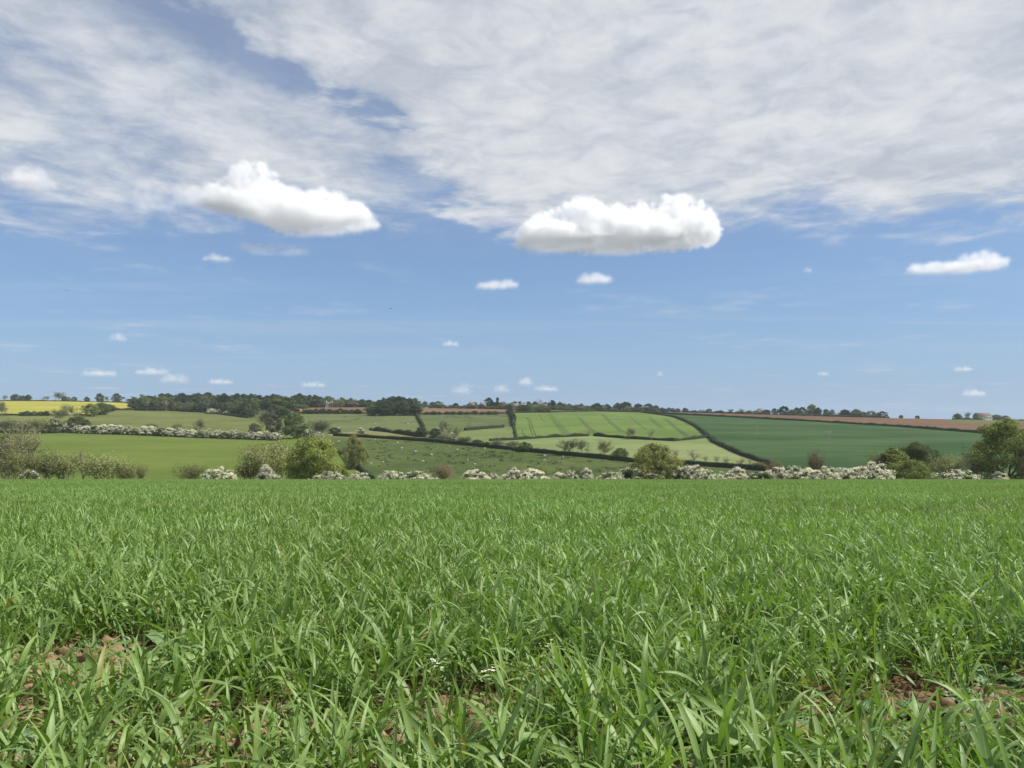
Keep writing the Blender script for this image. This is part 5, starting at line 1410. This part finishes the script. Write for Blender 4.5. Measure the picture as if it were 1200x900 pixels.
    s = math_(nt, 'MULTIPLY', s, math_(nt, 'MULTIPLY', smooth_(nt, el, .03, .12), .38))
    fac = math_(nt, 'MAXIMUM', math_(nt, 'MAXIMUM', thick, s), math_(nt, 'MULTIPLY', smooth_(nt, edge, .19, .36), .30))
    br = smooth_(nt, math_(nt, 'ADD', math_(nt, 'ADD', math_(nt, 'MULTIPLY', n2, .45), math_(nt, 'MULTIPLY', n4, .3)), math_(nt, 'MULTIPLY', n3, .25)), .37, .63)
    col = mixc(nt, br, (0.40, 0.43, 0.475), (0.60, 0.612, 0.63))
    cbg = nd(nt, 'ShaderNodeBackground', i_Strength=1.0); nt.links.new(col, cbg.inputs[0])
    mx = nd(nt, 'ShaderNodeMixShader'); nt.links.new(fac, mx.inputs[0]); nt.links.new(bg.outputs[0], mx.inputs[1]); nt.links.new(cbg.outputs[0], mx.inputs[2])
    nt.links.new(mx.outputs[0], out.inputs[0])
    w.cycles.sampling_method = 'MANUAL'; w.cycles.sample_map_resolution = 512

def sun_cam():
    l = bpy.data.lights.new('sun', 'SUN'); l.energy = SUN; l.angle = R(.53); l.color = (1, .955, .88)
    o = bpy.data.objects.new('sun', l); COL.objects.link(o)
    d = Vector((math.sin(SUN_AZ) * math.cos(SUN_EL), math.cos(SUN_AZ) * math.cos(SUN_EL), math.sin(SUN_EL)))
    o.rotation_euler = d.to_track_quat('Z', 'Y').to_euler(); o.location = d * 100
    cd = bpy.data.cameras.new('camera'); cd.sensor_fit = 'HORIZONTAL'; cd.sensor_width = 36; cd.lens = 36 * F / 1200
    cd.shift_y = (HZ - 450) / 1200; cd.clip_start = .05; cd.clip_end = 90000
    c = bpy.data.objects.new('camera', cd); COL.objects.link(c); c.location = (0, 0, CAMH); c.rotation_euler = (R(90), 0, 0)
    C.camera = c

def haze():
    mb = MB(); mb.box((-3200, -60, -30), (3200, 3100, 62))
    m, nt, out = new_mat('air')
    v = nd(nt, 'ShaderNodeVolumePrincipled'); v.inputs['Color'].default_value = (.80, .88, 1.0, 1); v.inputs['Density'].default_value = HAZE; v.inputs['Anisotropy'].default_value = .2
    nt.links.new(v.outputs[0], out.inputs['Volume'])
    tag(link('haze', mb.mesh('haze', [m])), 'thin summer haze over the valley', kind='stuff')

SKY, SUN, HAZE = .075, 4.8, .00008
import time
_t = time.time()
def tick(s):
    global _t; print('%-12s %.1f' % (s, time.time() - _t)); _t = time.time()
make_protos(); tick('protos')
hillside(); tick('hillside')
ground(); tick('ground')
edge_row(); slope_plants(); skyline(); tick('plants')
hedges(); tick('hedges')
buildings(); sheep_and_birds(); tick('things')
crop(); weeds(); straw(); tick('crop')
clouds(); tick('clouds')
sky(); sun_cam()
if HAZE: haze()

C.view_settings.view_transform = 'Standard'; C.view_settings.look = 'None'; C.view_settings.gamma = 1; C.view_settings.use_curve_mapping = False
C.view_settings.exposure = 0.4
cy = C.cycles
cy.use_denoising = True
try: cy.denoiser = 'OPENIMAGEDENOISE'
except Exception: pass
cy.denoising_input_passes = 'RGB_ALBEDO_NORMAL'; cy.denoising_prefilter = 'ACCURATE'
cy.max_bounces = 26; cy.diffuse_bounces = 3; cy.glossy_bounces = 2; cy.transmission_bounces = 3; cy.transparent_max_bounces = 8; cy.volume_bounces = 24
cy.caustics_reflective = cy.caustics_refractive = False
cy.sample_clamp_indirect = 6
